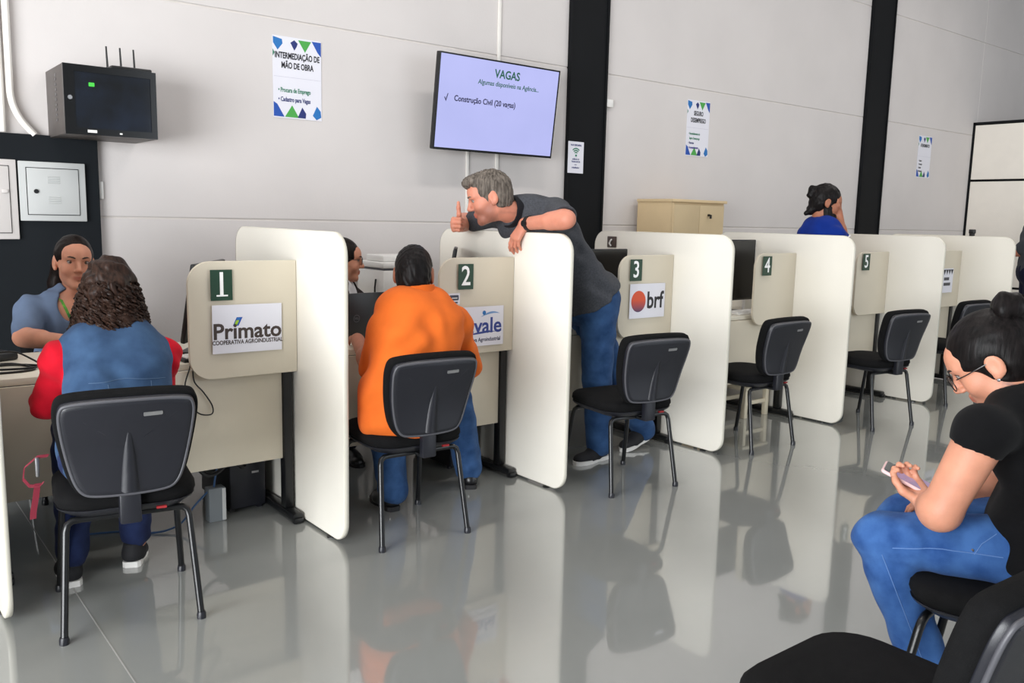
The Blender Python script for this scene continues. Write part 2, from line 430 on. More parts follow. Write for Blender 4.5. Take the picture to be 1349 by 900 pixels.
poster('vertical wall poster SEGURO DESEMPREGO above the tan cabinet', 6.328, 2.074, 0.32, 0.507,
       ['SEGURO', 'DESEMPREGO'], [('• Encaminhamento do', I_teal), ('  Seguro Desemprego', I_teal), ('• Recursos', I_navy), ('• Acompanhamento', I_vi)], 0.056, 0.029)
poster('vertical wall poster with one bold heading line near the white end room', 10.67, 2.074, 0.33, 0.507,
       ['ATENDIMENTO'], [('• Cadastro', I_blk), ('• Orientação', I_blk), ('• Emissão', I_blk), ('• Informações', I_blk)], 0.052, 0.029)
ws = obj('wifi_sign', box((0, -0.003, 0), (0.172, 0, 0.255)), 'paper', loc=(4.83, WY-0.042, 1.842), smooth=False)
tag(ws, 'small white wifi notice on the black column', 'sign')
arc = MB()
for r in (0.020, 0.036, 0.052):
    for k in range(8):
        a0 = math.radians(45+k*90/8); a1 = math.radians(45+(k+1)*90/8)
        arc.add([(0.086+(r+d)*math.cos(a), -0.0035, 0.148+(r+d)*math.sin(a)) for a, d in ((a0, -0.005), (a1, -0.005), (a1, 0.005), (a0, 0.005))], [(0, 1, 2, 3)])
arc.tube([(0.086, -0.0036, 0.135), (0.086, -0.0036, 0.15)], 0.008, 8)
obj('wifi_symbol', arc, I_teal, ws, smooth=False)
text('lettering', 'WI-FI DISPONÍVEL', 0.020, I_navy, ws, 0.086, 0.225, 0.0035, bold=0.0006, sx=0.75)
text('lettering', 'AGÊNCIA DO', 0.017, I_navy, ws, 0.086, 0.112, 0.0035, bold=0.0005, sx=0.75)
text('lettering', 'TRABALHADOR', 0.017, I_navy, ws, 0.086, 0.092, 0.0035, bold=0.0005, sx=0.8)
text('lettering', 'SENHA:', 0.010, I_navy, ws, 0.086, 0.068, 0.0035, sx=0.8)
text('lettering', 'trabalhador', 0.020, I_navy, ws, 0.086, 0.045, 0.0035, bold=0.0005, sx=0.9)

# tan cabinet behind the third booth
cb = thing('filing_cabinet', 'tan metal filing cabinet standing against the white wall', 'cabinet', (5.68, 4.95, 0))
w, dp, h = 0.71, 0.41, 1.655
obj('body', box((0, 0.02, 0.04), (w, dp, h-0.025), 0.004), 'cabinet_tan', cb)
obj('top', box((-0.012, -0.008, h-0.025), (w+0.012, dp, h), 0.004), 'cabinet_tan', cb)
for x0, x1 in ((0.02, w/2-0.002), (w/2+0.002, w-0.02)):
    d = obj('door', box((x0 if x0 > 0.1 else 0.02, 0.0, 0.07), (x1, 0.02, h-0.045), 0.002), 'cabinet_front', cb)
obj('lock', MB().tube([(0.47, 0.0, h-0.13), (0.47, -0.02, h-0.13)], 0.010, 10), 'monitor_black', d)
obj('key', box((0.462, -0.035, h-0.16), (0.482, -0.022, h-0.125), 0.003), 'monitor_black', d)
obj('hinge_bar', box((0.0, 0.0, 0.05), (0.018, 0.02, h-0.03)), 'cabinet_tan', cb, smooth=False)

# ------------------------------------------------------------------ booths
NUMW = ['', 'one', 'two', 'three', 'four', 'five', 'six']
PX = [0.410, 1.72, 3.022, 4.362, 5.75, 7.116, 8.466]
YF, YB, PH, PT = 3.31, 4.52, 1.388, 0.025
ORD = ['booth 1', 'booths 1 and 2', 'booths 2 and 3', 'booths 3 and 4', 'booths 4 and 5', 'booths 5 and 6', 'booth 6']
P = rrect(YF, YB, 0.015, PH, (0.09, 0.09, 0.10, 0.10), 8)
pl = lambda a, b, t: (t, a, b)
core = slab(P, 0.0012, PT-0.0012, pl).mesh('panel', False)
Q = inset(P, -0.0035)
band_mb = MB().loft([[pl(a, b, t) for a, b in R_] for R_, t in ((P, 0.0), (Q, 0.003), (Q, PT-0.003), (P, PT))], cap=False)
ring_i = [[pl(a, b, t) for a, b in inset(P, 0.002)] for t in (0.0, PT)]
band = band_mb.mesh('edge_band', True, 60)
plab = ['tall cream partition panel at the open end of the row', 'tall cream partition panel between desks one and two',
        'tall cream partition panel between desks two and three', 'tall cream partition panel between desks three and four',
        'tall cream partition panel between desks four and five', 'tall cream partition panel behind the numeral five plate',
        'tall cream partition panel at the far end of the row']
for i, x in enumerate(PX):
    t = thing('partition_panel', plab[i], 'partition', (x, 0, 0), 0, 'cream partitions of the booth row')
    obj('panel', core, 'laminate', t); obj('edge_band', band, 'edge_band', t)
    for y in (YF+0.15, YB-0.15):
        obj('levelling_foot', MB().lathe([(0.02, 0), (0.02, 0.006), (0.008, 0.008), (0.008, 0.018)], (PT/2, y, 0), 10), 'black_steel', t)

panel_mesh = slab(rrect(-0.5, 0.0, 0.725, 1.25, (0.10, 0.004, 0.004, 0.10), 8), 0.0, 0.018, on_y(0.009), 0.002).mesh('panel', True)
for i in range(1, 7):
    x0, x1 = PX[i-1]+PT, PX[i]
    dk = thing('desk', 'cream desk behind the numeral %s screen panel' % NUMW[i] if i < 6 else 'cream desk in the last booth of the row', 'desk', (x0, 0, 0), 0, 'desks of the booth row')
    w = x1-x0-0.002
    obj('desk_top', box((0.002, 3.835, 0.765), (w, 4.50, 0.795), 0.004), 'desk_top', dk)
    obj('modesty_panel', box((0.06, 3.815, 0.30), (w-0.058, 3.833, 0.764), 0.002), 'beige_panel', dk)
    for sx in (0.012, w-0.056):
        lg = obj('leg_column', box((sx, 3.80, 0.05), (sx+0.044, 3.855, 0.765), 0.006), 'black_steel', dk)
        obj('leg_column', box((sx, 4.35, 0.05), (sx+0.044, 4.40, 0.765), 0.006), 'black_steel', dk)
        ft = obj('foot_bar', box((sx-0.006, 3.70, 0.012), (sx+0.05, 4.45, 0.05), 0.012), 'black_steel', dk)
        obj('cap', box((sx-0.004, 3.69, 0.0), (sx+0.048, 3.73, 0.03), 0.01), 'black_steel', ft)
    sp = thing('screen_panel', 'beige rounded screen panel carrying the numeral %s' % NUMW[i] if i < 6 else 'beige rounded screen panel in the last booth', 'panel', (x1-0.001, 3.779, 0), 0, 'number panels of the booths')
    obj('panel', panel_mesh, 'beige_panel', sp)
    for z in (0.80, 1.17):
        obj('bracket', box((-0.03, 0.008, z), (-0.002, 0.022, z+0.04), 0.002), 'silver', sp)

# number plates and sheets on the screen panels (Y of panel face)
YP = 3.761
def plate(n, x, z, w=0.098, h=0.136):
    p = obj('number_plate', box((0, -0.003, 0), (w, 0, h), 0.0008), 'plate_green', loc=(x, YP, z), smooth=False)
    tag(p, 'dark green plate with the white numeral %s' % NUMW[int(n)], 'number plate', 'number plates of the booths')
    text('numeral', n, h*1.08, 'ink_white', p, w/2, h*0.5, 0.0034, bold=0.0016, sx=0.86)
    if n == '1':
        flat('numeral_serif', rrect(w*0.26, w*0.78, h*0.135, h*0.185, 0, 1), MATS['ink_white'], p, 0.003)
plate('1', 1.314, 1.077); plate('2', 2.634, 1.081); plate('3', 3.944, 1.089, 0.106); plate('4', 5.319, 1.09, 0.108, 0.14); plate('5', 6.684, 1.10, 0.108, 0.136)

def sheet(label, x, z, w=0.322, h=0.217, y=YP, rot=0.0):
    s = obj('paper_sheet', box((0, -0.0012, 0), (w, 0, h)), 'paper', loc=(x, y, z), rot=(0, rot, 0), smooth=False)
    return tag(s, label, 'paper sheet')
s1 = sheet('white sheet with a blue and green leaf logo under the numeral one', 1.317, 0.840, rot=math.radians(0.4))
brown = ink('logo_brown', (62, 50, 46))
text('lettering', 'Primato', 0.098, brown, s1, 0.161, 0.095, 0.0016, bold=0.0022, sx=1.02)
text('lettering', 'COOPERATIVA AGROINDUSTRIAL', 0.0265, brown, s1, 0.162, 0.048, 0.0016, bold=0.0006, sx=0.80)
flat('logo_shape', [(0.092, 0.122), (0.118, 0.122), (0.137, 0.16), (0.11, 0.16)], I_blue, s1, 0.0012, 0.0004)
flat('logo_shape', [(0.098, 0.126), (0.112, 0.126), (0.122, 0.147), (0.108, 0.147)], ink('logo_lime', (150, 190, 40)), s1, 0.0016, 0.0004)
flat('logo_shape', [(0.110, 0.150), (0.124, 0.150), (0.128, 0.158), (0.112, 0.158)], I_cy, s1, 0.0016, 0.0004)
s2 = sheet('white sheet with a blue swoosh logo under the numeral two', 2.622, 0.767)
vb = ink('logo_blue', (44, 62, 140)); vl = ink('logo_light_blue', (110, 150, 200))
text('lettering', 'C.vale', 0.118, vb, s2, 0.160, 0.108, 0.0016, bold=0.0022, sx=1.02)
text('lettering', 'Cooperativa Agroindustrial', 0.031, ink('logo_slate', (50, 52, 84)), s2, 0.155, 0.034, 0.0016, bold=0.0005, sx=0.86)
def swoosh(pts, wd, m, par):
    mb = MB(); n = len(pts)-1
    for k in range(n):
        (xa, za), (xb, zb) = pts[k], pts[k+1]; ta = wd*math.sin(math.pi*k/n)+0.0006; tb = wd*math.sin(math.pi*(k+1)/n)+0.0006
        mb.add([(xa, -0.0016, za-ta/2), (xb, -0.0016, zb-tb/2), (xb, -0.0016, zb+tb/2), (xa, -0.0016, za+ta/2)], [(0, 1, 2, 3)])
    obj('logo_swoosh', mb, m, par, smooth=False)
swoosh([(0.165+k*0.0145, 0.160+0.022*math.sin(k/9*2.4)) for k in range(10)], 0.011, vl, s2)
swoosh([(0.07+k*0.0205, 0.056+0.020*math.sin(0.3+k/10*1.5)) for k in range(11)], 0.011, vb, s2)
flat('logo_dot', [(0.188+0.012*math.cos(a*math.pi/6), 0.182+0.012*math.sin(a*math.pi/6)) for a in range(12)], I_cy, s2, 0.0012, 0.0004)
st2 = sheet('small black and white sticker beside the numeral two', 2.572, 1.003, 0.074, 0.060)
flat('print_shape', rrect(0.006, 0.066, 0.022, 0.050, 0.006, 3), ink('print_slate', (60, 66, 84)), st2, 0.0012, 0.0004)
flat('print_shape', rrect(0.022, 0.058, 0.032, 0.036, 0, 1), MATS['ink_white'], st2, 0.0016, 0.0003)
flat('print_shape', rrect(0.02, 0.06, 0.006, 0.014, 0, 1), ink('print_slate', (60, 66, 84)), st2, 0.0012, 0.0004)
s3 = sheet('white sheet with an orange ball logo under the numeral three', 3.950, 0.850, 0.326, 0.220)
text('lettering', 'brf', 0.150, I_blk, s3, 0.232, 0.108, 0.0016, bold=0.0032, sx=0.88)
def ball_mat():
    m = bpy.data.materials.new('logo_ball'); m.use_nodes = True; nt = m.node_tree
    tc = nt.nodes.new('ShaderNodeTexCoord'); sp = nt.nodes.new('ShaderNodeSeparateXYZ'); rp = nt.nodes.new('ShaderNodeValToRGB')
    nt.links.new(tc.outputs['Object'], sp.inputs[0])
    mr = nt.nodes.new('ShaderNodeMapRange'); mr.inputs['From Min'].default_value = 0.04; mr.inputs['From Max'].default_value = 0.17
    nt.links.new(sp.outputs['Z'], mr.inputs['Value']); nt.links.new(mr.outputs['Result'], rp.inputs['Fac'])
    e = rp.color_ramp.elements; e[0].color = (*srgb(60, 50, 90), 1); e[1].color = (*srgb(214, 78, 40), 1); e[1].position = 0.6
    nt.links.new(rp.outputs['Color'], nt.nodes['Principled BSDF'].inputs['Base Color'])
    return m
flat('logo_ball', [(0.080+0.066*math.cos(a*math.pi/16), 0.108+0.068*math.sin(a*math.pi/16)) for a in range(32)], ball_mat(), s3, 0.0012, 0.0004)
s6 = sheet('white notice with dark pennants on the last screen panel', 8.10, 0.862, 0.205, 0.225)
for k in range(4):
    flat('print_shape', [(0.01+k*0.048, 0.215), (0.034+k*0.048, 0.165), (0.058+k*0.048, 0.215)], I_blk, s6, 0.0012, 0.0004)
for z, a, b in ((0.115, 0.03, 0.13), (0.065, 0.03, 0.16)):
    flat('print_bar', rrect(a, b, z, z+0.028, 0, 1), ink('print_dark_grey', (70, 70, 76)), s6, 0.0012, 0.0004)
# ------------------------------------------------------------------ chairs
def chair_meshes():
    D = {}
    # seat cushion: rounded square, domed
    def ring(sx, sy, z, r, n=6, dy=0.0):
        return [(x, y+dy, z) for x, y in rrect(-sx, sx, -sy, sy, r, n)]
    D['seat'] = MB().loft([ring(0.185, 0.185, 0.442, 0.10), ring(0.222, 0.218, 0.450, 0.11), ring(0.232, 0.228, 0.472, 0.115), ring(0.230, 0.226, 0.490, 0.115),
                           ring(0.218, 0.214, 0.504, 0.11), ring(0.17, 0.17, 0.511, 0.10), ring(0.09, 0.09, 0.513, 0.06)]).mesh('seat', True, 60)
    D['seat_shell'] = MB().loft([ring(0.12, 0.12, 0.412, 0.06), ring(0.19, 0.19, 0.420, 0.09), ring(0.224, 0.220, 0.444, 0.11), ring(0.228, 0.224, 0.452, 0.112)]).mesh('seat_shell', True, 60)
    # backrest outline (x, z): wide above, narrowing below
    half = [(0.0, 0.0), (0.11, 0.002), (0.150, 0.012), (0.178, 0.045), (0.196, 0.10), (0.212, 0.18), (0.222, 0.255), (0.224, 0.300), (0.214, 0.335), (0.190, 0.352), (0.10, 0.362), (0.0, 0.364)]
    def smooth(P, it=2):
        for _ in range(it):
            Q = []
            n = len(P)
            for i in range(n):
                a = P[i]; b = P[(i+1) % n]
                Q += [(a[0]*.75+b[0]*.25, a[1]*.75+b[1]*.25), (a[0]*.25+b[0]*.75, a[1]*.25+b[1]*.75)]
            P = Q
        return P
    half = [(x*1.01, z*1.07) for x, z in half]
    out = smooth(half[:-1]+[(-x, z) for x, z in half[::-1]][:-1], 2)
    tilt = math.radians(17)
    def place(a, b, t):        # t>0 towards the sitter (+Y); backrest curves around the back
        y = t+0.30*a*a*1.2+0.03*math.sin(min(b, 0.2)*7.5)-0.02
        z = b
        return (a, -0.225+y*math.cos(tilt)-z*math.sin(tilt), 0.498+z*math.cos(tilt)+y*math.sin(tilt))
    def layer(d, t): return [place(a, b, t) for a, b in inset(out, d)]
    def skin(layers):
        mb = MB()
        base = [layer(d, t) for d, t in layers]
        mb.loft(base, cap=False)
        # close both ends with concentric shrink
        for (d, t), flip in ((layers[0], -1), (layers[-1], 1)):
            P0 = inset(out, d)
            cx, cz = 0.0, 0.19
            rings = [[place(cx+(a-cx)*s, cz+(b-cz)*s, t) for a, b in P0] for s in (1.0, 0.75, 0.5, 0.25, 0.02)]
            mb.loft(rings, cap=False)
        me = mb.mesh('x', True, 50)
        bm = bmesh.new(); bm.from_mesh(me); bmesh.ops.remove_doubles(bm, verts=bm.verts[:], dist=0.0002)
        bmesh.ops.recalc_face_normals(bm, faces=bm.faces[:]); bm.to_mesh(me); bm.free()
        return me
    D['backrest'] = skin([(0.006, 0.0), (0.0, 0.012), (0.001, 0.036), (0.010, 0.052), (0.03, 0.060)])
    D['back_shell'] = skin([(0.040, -0.024), (0.028, -0.024), (0.018, -0.017), (0.014, -0.004), (0.014, 0.004)])
    D['shell_rim'] = MB().tube([place(a, b, -0.018) for a, b in inset(out, 0.020)]+[place(*inset(out, 0.020)[0], -0.018)], 0.0060, 6, caps=False).mesh('shell_rim', True, 80)
    D['spine_ridge'] = MB().loft([[place(x, z, t) for x, t in ((-w, -0.022), (-w*0.6, -0.030-e), (w*0.6, -0.030-e), (w, -0.022))] for z, w, e in ((0.035, 0.030, 0.006), (0.10, 0.026, 0.005), (0.18, 0.018, 0.002), (0.25, 0.008, -0.006))]).mesh('spine_ridge', True, 50)
    D['badge'] = MB().loft([[place(x, z, -0.0262) for x, z in rrect(0.045, 0.105, 0.308, 0.322, 0.003, 2)], [place(x, z, -0.0235) for x, z in rrect(0.045, 0.105, 0.308, 0.322, 0.003, 2)]]).mesh('badge')
    D['tag'] = MB().box((0.085, -0.2335, 0.432), (0.118, -0.222, 0.440)).mesh('brand_tag')
    D['back_post'] = MB().box((-0.035, -0.262, 0.40), (0.035, -0.225, 0.56), 0.008).mesh('back_post', True)
    D['support_bar'] = MB().box((-0.028, -0.245, 0.398), (0.028, 0.05, 0.412), 0.003).mesh('support_bar', True)
    for nm, sx, sy in (('leg_a', -1, -1), ('leg_b', 1, -1), ('leg_c', -1, 1), ('leg_d', 1, 1)):
        P_ = [(sx*0.150, sy*0.165, 0.408), (sx*0.178, sy*0.168, 0.407), (sx*0.194, sy*0.171, 0.396), (sx*0.200, sy*0.176, 0.374), (sx*0.222, sy*0.236, 0.012)]
        D[nm] = MB().tube(P_, 0.0125, 10).mesh('leg', True, 60)
        D[nm+'f'] = MB().lathe([(0.016, 0), (0.0165, 0.016), (0.014, 0.026)], (sx*0.2222, sy*0.2365, 0), 10).mesh('rubber_foot', True)
    for nm, sy in (('bar_a', -1), ('bar_b', 1)):
        D[nm] = MB().tube([(-0.155, sy*0.165, 0.408), (0.155, sy*0.165, 0.408)], 0.0125, 10).mesh('cross_bar', True, 60)
    return D
CM = chair_meshes()
def make_chair():
    t = thing('visitor_chair', '', 'chair')
    obj('seat', CM['seat'], 'black_fabric', t)
    ss = obj('seat_shell', CM['seat_shell'], 'black_plastic', t)
    obj('fabric_tag', CM['tag'], mat('tag_red', srgb(150, 30, 34), 0.6), ss)
    obj('backrest', CM['backrest'], 'black_fabric', t)
    bs = obj('back_shell', CM['back_shell'], 'black_plastic', t)
    obj('shell_rim', CM['shell_rim'], 'grey_trim', bs); obj('spine_ridge', CM['spine_ridge'], 'black_plastic', bs); obj('badge', CM['badge'], 'silver', bs)
    obj('back_post', CM['back_post'], 'black_plastic', t); obj('support_bar', CM['support_bar'], 'black_steel', t)
    for nm in ('leg_a', 'leg_b', 'leg_c', 'leg_d'):
        l = obj('leg', CM[nm], 'black_steel', t); obj('rubber_foot', CM[nm+'f'], 'black_plastic', l)
    obj('cross_bar', CM['bar_a'], 'black_steel', t); obj('cross_bar', CM['bar_b'], 'black_steel', t)
    return t
chairs = [  # x, y, heading (clockwise from +Y, degrees), label
    (0.805, 3.275, 9.5, 'black visitor chair with the curly-haired person seated on it'),
    (2.065, 3.392, 3.0, 'black visitor chair with the person in orange seated on it'),
    (3.455, 3.325, 8.0, 'empty black visitor chair in front of the leaning person'),
    (4.785, 3.450, 1.0, 'empty black visitor chair beside the cream step stool'),
    (6.085, 3.305, 8.5, 'empty black visitor chair facing the numeral five panel'),
    (7.430, 3.425, 6.0, 'empty black visitor chair at the last desk of the row'),
    (1.662, 0.832, 0.5, 'empty black waiting chair beside the person with the phone'),
    (2.515, 0.905, -12.0, 'black waiting chair under the person with the phone'),
    (1.0, 4.90, 180.0, 'black chair under the person in the pale blue blouse'),
    (2.50, 4.95, 150.0, 'black chair under the person with glasses'),
    (8.92, 2.72, 40.0, 'black chair standing beyond the far end of the row'),
]
ch0 = None
for x, y, a, lab in chairs:
    if ch0 is None: ch0 = make_chair(); c = ch0
    else: c = copy_tree(ch0)
    c.location = (x, y, 0); c.rotation_euler = (0, 0, -math.radians(a))
    c['label'] = lab; c['category'] = 'chair'; c['group'] = 'black visitor chairs'
ch1 = chairs[0]

# ------------------------------------------------------------------ things on the desks
DZ = 0.795
def monitor(name, label, loc, rz, w, h, z0, tilt=0.0):
    t = thing(name, label, 'monitor', (loc[0], loc[1], DZ), rz)
    hs_ = obj('housing', box((-w/2, -0.022, 0), (w/2, 0.0, h), 0.006), 'monitor_black', t, loc=(0, 0, z0), rot=(math.radians(tilt), 0, 0))
    obj('screen', box((-w/2+0.008, 0.0, 0.014), (w/2-0.008, 0.0015, h-0.008)), 'screen_black', hs_, smooth=False)
    obj('rear_cover', box((-w*0.26, -0.045, h*0.15), (w*0.26, -0.020, h*0.72), 0.012), 'monitor_black', hs_)
    obj('neck', box((-0.03, -0.085, 0.010), (0.03, -0.065, z0+h*0.4), 0.004), 'monitor_black', t)
    obj('base', box((-0.10, -0.12, 0.0), (0.10, 0.06, 0.012), 0.004), 'monitor_black', t)
    return t
monitor('computer_monitor', 'black monitor standing behind the screen panel with numeral one', (1.380, 4.155), math.atan2(0.41, 0.29), 0.50, 0.365, 0.075, 9.0)
m2 = monitor('computer_monitor', 'slim monitor leaning behind the screen panel with numeral two', (2.79, 4.13), math.atan2(0.41, 0.29), 0.42, 0.37, 0.13, 9.0)
monitor('computer_monitor', 'black monitor standing behind the screen panel with numeral three', (3.90, 4.00), math.radians(180), 0.53, 0.33, 0.155)
m4 = monitor('computer_monitor', 'big black monitor standing behind the screen panel with numeral four', (5.37, 4.06), math.radians(180), 0.54, 0.46, 0.085)
# laptop with round badge
lp = thing('laptop', 'open black laptop with round badge before the person in orange', 'laptop', (2.255, 4.075, DZ), math.radians(4))
obj('base', box((-0.17, 0.0, 0.0), (0.17, 0.23, 0.018), 0.005), 'monitor_black', lp)
lid = obj('lid', box((-0.175, -0.016, 0.012), (0.175, 0.0, 0.262), 0.005), 'monitor_black', lp, rot=(math.radians(4), 0, 0))
bad = MB()
for k in range(20):
    a0, a1 = 2*math.pi*k/20, 2*math.pi*(k+1)/20
    bad.add([(-0.075+r*math.cos(a), -0.0168, 0.128+r*math.sin(a)) for a, r in ((a0, .017), (a1, .017), (a1, .020), (a0, .020))], [(0, 1, 2, 3)])
obj('badge_ring', bad, 'grey_trim', lid, smooth=False)
text('badge_lettering', 'DELL', 0.0155, 'grey_trim', lid, -0.075, 0.128, 0.0168, bold=0.0003, sx=0.85)
# keyboards
def keyboard(label, x, y, rz, m, keym):
    t = thing('keyboard', label, 'keyboard', (x, y, DZ), rz)
    obj('case', box((-0.22, -0.065, 0.0), (0.22, 0.065, 0.016), 0.005), m, t)
    for r in range(5):
        for c in range(14):
            obj('key', KEY, keym, t, loc=(-0.203+c*0.0305, -0.048+r*0.0235, 0.0155))
    return t
KEY = box((0, 0, 0), (0.026, 0.019, 0.006), 0.002).mesh('key', True)
keyboard('black keyboard lying at the edge of desk one', 1.437, 3.925, math.radians(3), 'monitor_black', 'black_plastic')
keyboard('white keyboard lying before the big monitor of desk four', 5.43, 3.93, math.radians(0), 'white_plastic', 'white_plastic')
# white document holder beside monitor 4
tag(obj('document_stand', box((5.60, 4.10, DZ), (5.70, 4.13, 1.335), 0.003), 'white_plastic'), 'white upright document stand behind the big monitor', 'document stand')
# printer on a small table by the wall
pt = thing('printer_table', 'white side table under the printer by the wall', 'table', (3.05, 5.18, 0))
obj('top', box((-0.30, -0.2, 0.86), (0.30, 0.2, 0.885), 0.004), 'desk_top', pt)
for sx in (-0.26, 0.26):
    for sy in (-0.16, 0.16):
        obj('leg', box((sx-0.018, sy-0.018, 0), (sx+0.018, sy+0.018, 0.86), 0.003), 'white_metal', pt)
pr = thing('printer', 'white office printer standing by the wall behind the person in orange', 'printer', (3.06, 5.18, 0.885))
obj('body', box((-0.165, -0.18, 0.0), (0.19, 0.18, 0.215), 0.014), 'white_plastic', pr)
obj('scanner_lid', box((-0.165, -0.18, 0.228), (0.19, 0.18, 0.268), 0.010), 'white_plastic', pr)
obj('feeder', box((-0.13, -0.12, 0.268), (0.16, 0.12, 0.312), 0.012), 'white_plastic', pr)
obj('gap', box((-0.155, -0.17, 0.214), (0.18, 0.17, 0.229)), 'grey_trim', pr, smooth=False)
obj('tray', box((-0.12, -0.186, 0.03), (0.10, -0.176, 0.07), 0.004), 'grey_plastic', pr)
obj('antenna', MB().tube([(-0.185, -0.1, 0.0), (-0.182, -0.1, 0.10), (-0.175, -0.1, 0.155)], 0.006, 8), 'monitor_black', pr)
# desk one clutter
def cable(label, pts, r=0.004, m='cable_black', name='cable'):
    # smooth by Catmull-Rom
    Pn = [Vector(p) for p in pts]; out = []
    for i in range(len(Pn)-1):
        p0, p1, p2, p3 = Pn[max(i-1, 0)], Pn[i], Pn[i+1], Pn[min(i+2, len(Pn)-1)]
        for k in range(6):
            t = k/6
            out.append(0.5*((2*p1)+(-p0+p2)*t+(2*p0-5*p1+4*p2-p3)*t*t+(-p0+3*p1-3*p2+p3)*t**3))
    out.append(Pn[-1])
    return tag(obj(name, MB().tube(out, r, 6), m), label, 'cable')
cable('thin black cable looping down over the edge of desk one', [(1.27, 3.95, 0.802), (1.235, 3.815, 0.79), (1.204, 3.80, 0.70), (1.225, 3.80, 0.62), (1.265, 3.80, 0.570), (1.318, 3.80, 0.562), (1.322, 3.80, 0.60), (1.285, 3.80, 0.665), (1.245, 3.80, 0.72), (1.25, 3.82, 0.79), (1.30, 3.92, 0.802)], 0.0032)
cable('black cables coiled on the left of desk one', [(0.50, 4.17, 0.80), (0.60, 4.18, 0.80), (0.66, 4.02, 0.80), (0.60, 3.96, 0.80), (0.46, 3.98, 0.80), (0.45, 4.12, 0.80), (0.58, 4.14, 0.802), (0.68, 4.06, 0.803), (0.62, 3.99, 0.806), (0.48, 4.04, 0.806), (0.52, 4.17, 0.804)], 0.005)
cable('black cable arching over the coil on desk one', [(0.44, 4.2, 0.80), (0.52, 4.15, 0.85), (0.60, 4.10, 0.862), (0.66, 4.07, 0.83), (0.70, 4.05, 0.80)], 0.004)
ph = thing('desk_phone', 'black desk telephone at the open end of desk one', 'telephone', (0.53, 4.37, DZ), math.radians(20))
obj('base', box((-0.09, -0.10, 0), (0.09, 0.10, 0.035), 0.012), 'monitor_black', ph)
obj('handset', MB().tube([(-0.07, -0.09, 0.035), (-0.07, -0.07, 0.055), (-0.07, 0.07, 0.055), (-0.07, 0.09, 0.035)], [0.022, 0.017, 0.017, 0.022], 10), 'monitor_black', ph)
# under the desks
def tower(x, y, label, rz=0.0):
    t = thing('computer_tower', label, 'computer', (x, y, 0.0), rz, 'computer towers under the desks')
    obj('case', box((-0.09, -0.20, 0.02), (0.09, 0.20, 0.40), 0.006), 'monitor_black', t)
    obj('front_bezel', box((-0.09, -0.212, 0.02), (0.09, -0.20, 0.40), 0.008), 'black_plastic', t)
    obj('disc_drive', box((-0.075, -0.215, 0.33), (0.075, -0.211, 0.37)), 'screen_black', t, smooth=False)
    obj('badge', box((0.02, -0.2135, 0.19), (0.055, -0.2115, 0.20)), 'silver', t, smooth=False)
    for sx in (-0.07, 0.07):
        for sy in (-0.17, 0.17): obj('foot', box((sx-0.012, sy-0.012, 0), (sx+0.012, sy+0.012, 0.02)), 'black_plastic', t, smooth=False)
tower(1.56, 4.22, 'black computer tower standing under desk one')
tower(2.86, 4.22, 'black computer tower standing under desk two')
gb = thing('power_box', 'small grey power box standing under the edge of desk one', 'power box', (1.385, 3.975, 0.0))
obj('case', box((-0.04, -0.03, 0.0), (0.04, 0.03, 0.165), 0.004), 'grey_plastic', gb)
obj('side_cover', box((0.022, -0.034, 0.004), (0.04, -0.028, 0.161), 0.002), 'grey_metal', gb)
cable('blue network cable rising from the grey power box', [(1.38, 3.975, 0.165), (1.385, 3.97, 0.21), (1.40, 3.98, 0.27), (1.41, 4.0, 0.34)], 0.005, 'cable_blue')
cable('blue cable drooping from the power box along the floor', [(1.35, 3.97, 0.15), (1.28, 3.95, 0.10), (1.20, 3.93, 0.03), (1.10, 3.95, 0.006), (0.98, 4.05, 0.006), (0.85, 4.10, 0.006)], 0.005, 'cable_blue')
cable('black bundle of cords hanging under desk one', [(1.25, 3.86, 0.33), (1.30, 3.86, 0.27), (1.36, 3.88, 0.26), (1.44, 3.9, 0.30), (1.52, 3.95, 0.25), (1.56, 4.0, 0.38)], 0.010)
# stool under desk four
so = thing('stool', 'small cream wooden step stool under desk four', 'stool', (5.50, 3.98, 0))
mat('stool_cream', srgb(226, 216, 192), 0.5, var=0.04)
obj('seat', box((-0.16, -0.13, 0.215), (0.16, 0.13, 0.24), 0.006), 'stool_cream', so)
for sx in (-0.13, 0.13):
    for sy in (-0.10, 0.10): obj('leg', box((sx-0.018, sy-0.018, 0), (sx+0.018, sy+0.018, 0.215), 0.004), 'stool_cream', so)
for sy in (-0.10, 0.10): obj('rail', box((-0.115, sy-0.010, 0.10), (0.115, sy+0.010, 0.13), 0.003), 'stool_cream', so)
# brown outlet on partition 3 and object on the far partition
oz = thing('wall_hook_plate', 'small brown plate with a white hook on a cream partition', 'hook', (4.3615, 4.345, 1.315))
obj('plate', box((-0.006, -0.044, -0.04), (0, 0.044, 0.037), 0.003), mat('brown_plastic', srgb(74, 60, 54), 0.5), oz)
obj('hook', MB().tube([(-0.006, 0.0, 0.015), (-0.016, 0.0, 0.008), (-0.018, 0.01, -0.012), (-0.010, 0.0, -0.03)], 0.006, 8), 'white_plastic', oz)
cl = thing('webcam', 'small dark webcam perched on the far end partition', 'webcam', (8.478, 3.70, PH+0.003))
obj('head', box((-0.018, -0.028, 0.022), (0.018, 0.028, 0.062), 0.008), 'monitor_black', cl)
obj('clip', box((-0.016, -0.02, 0.0), (0.016, 0.02, 0.024), 0.003), 'monitor_black', cl)
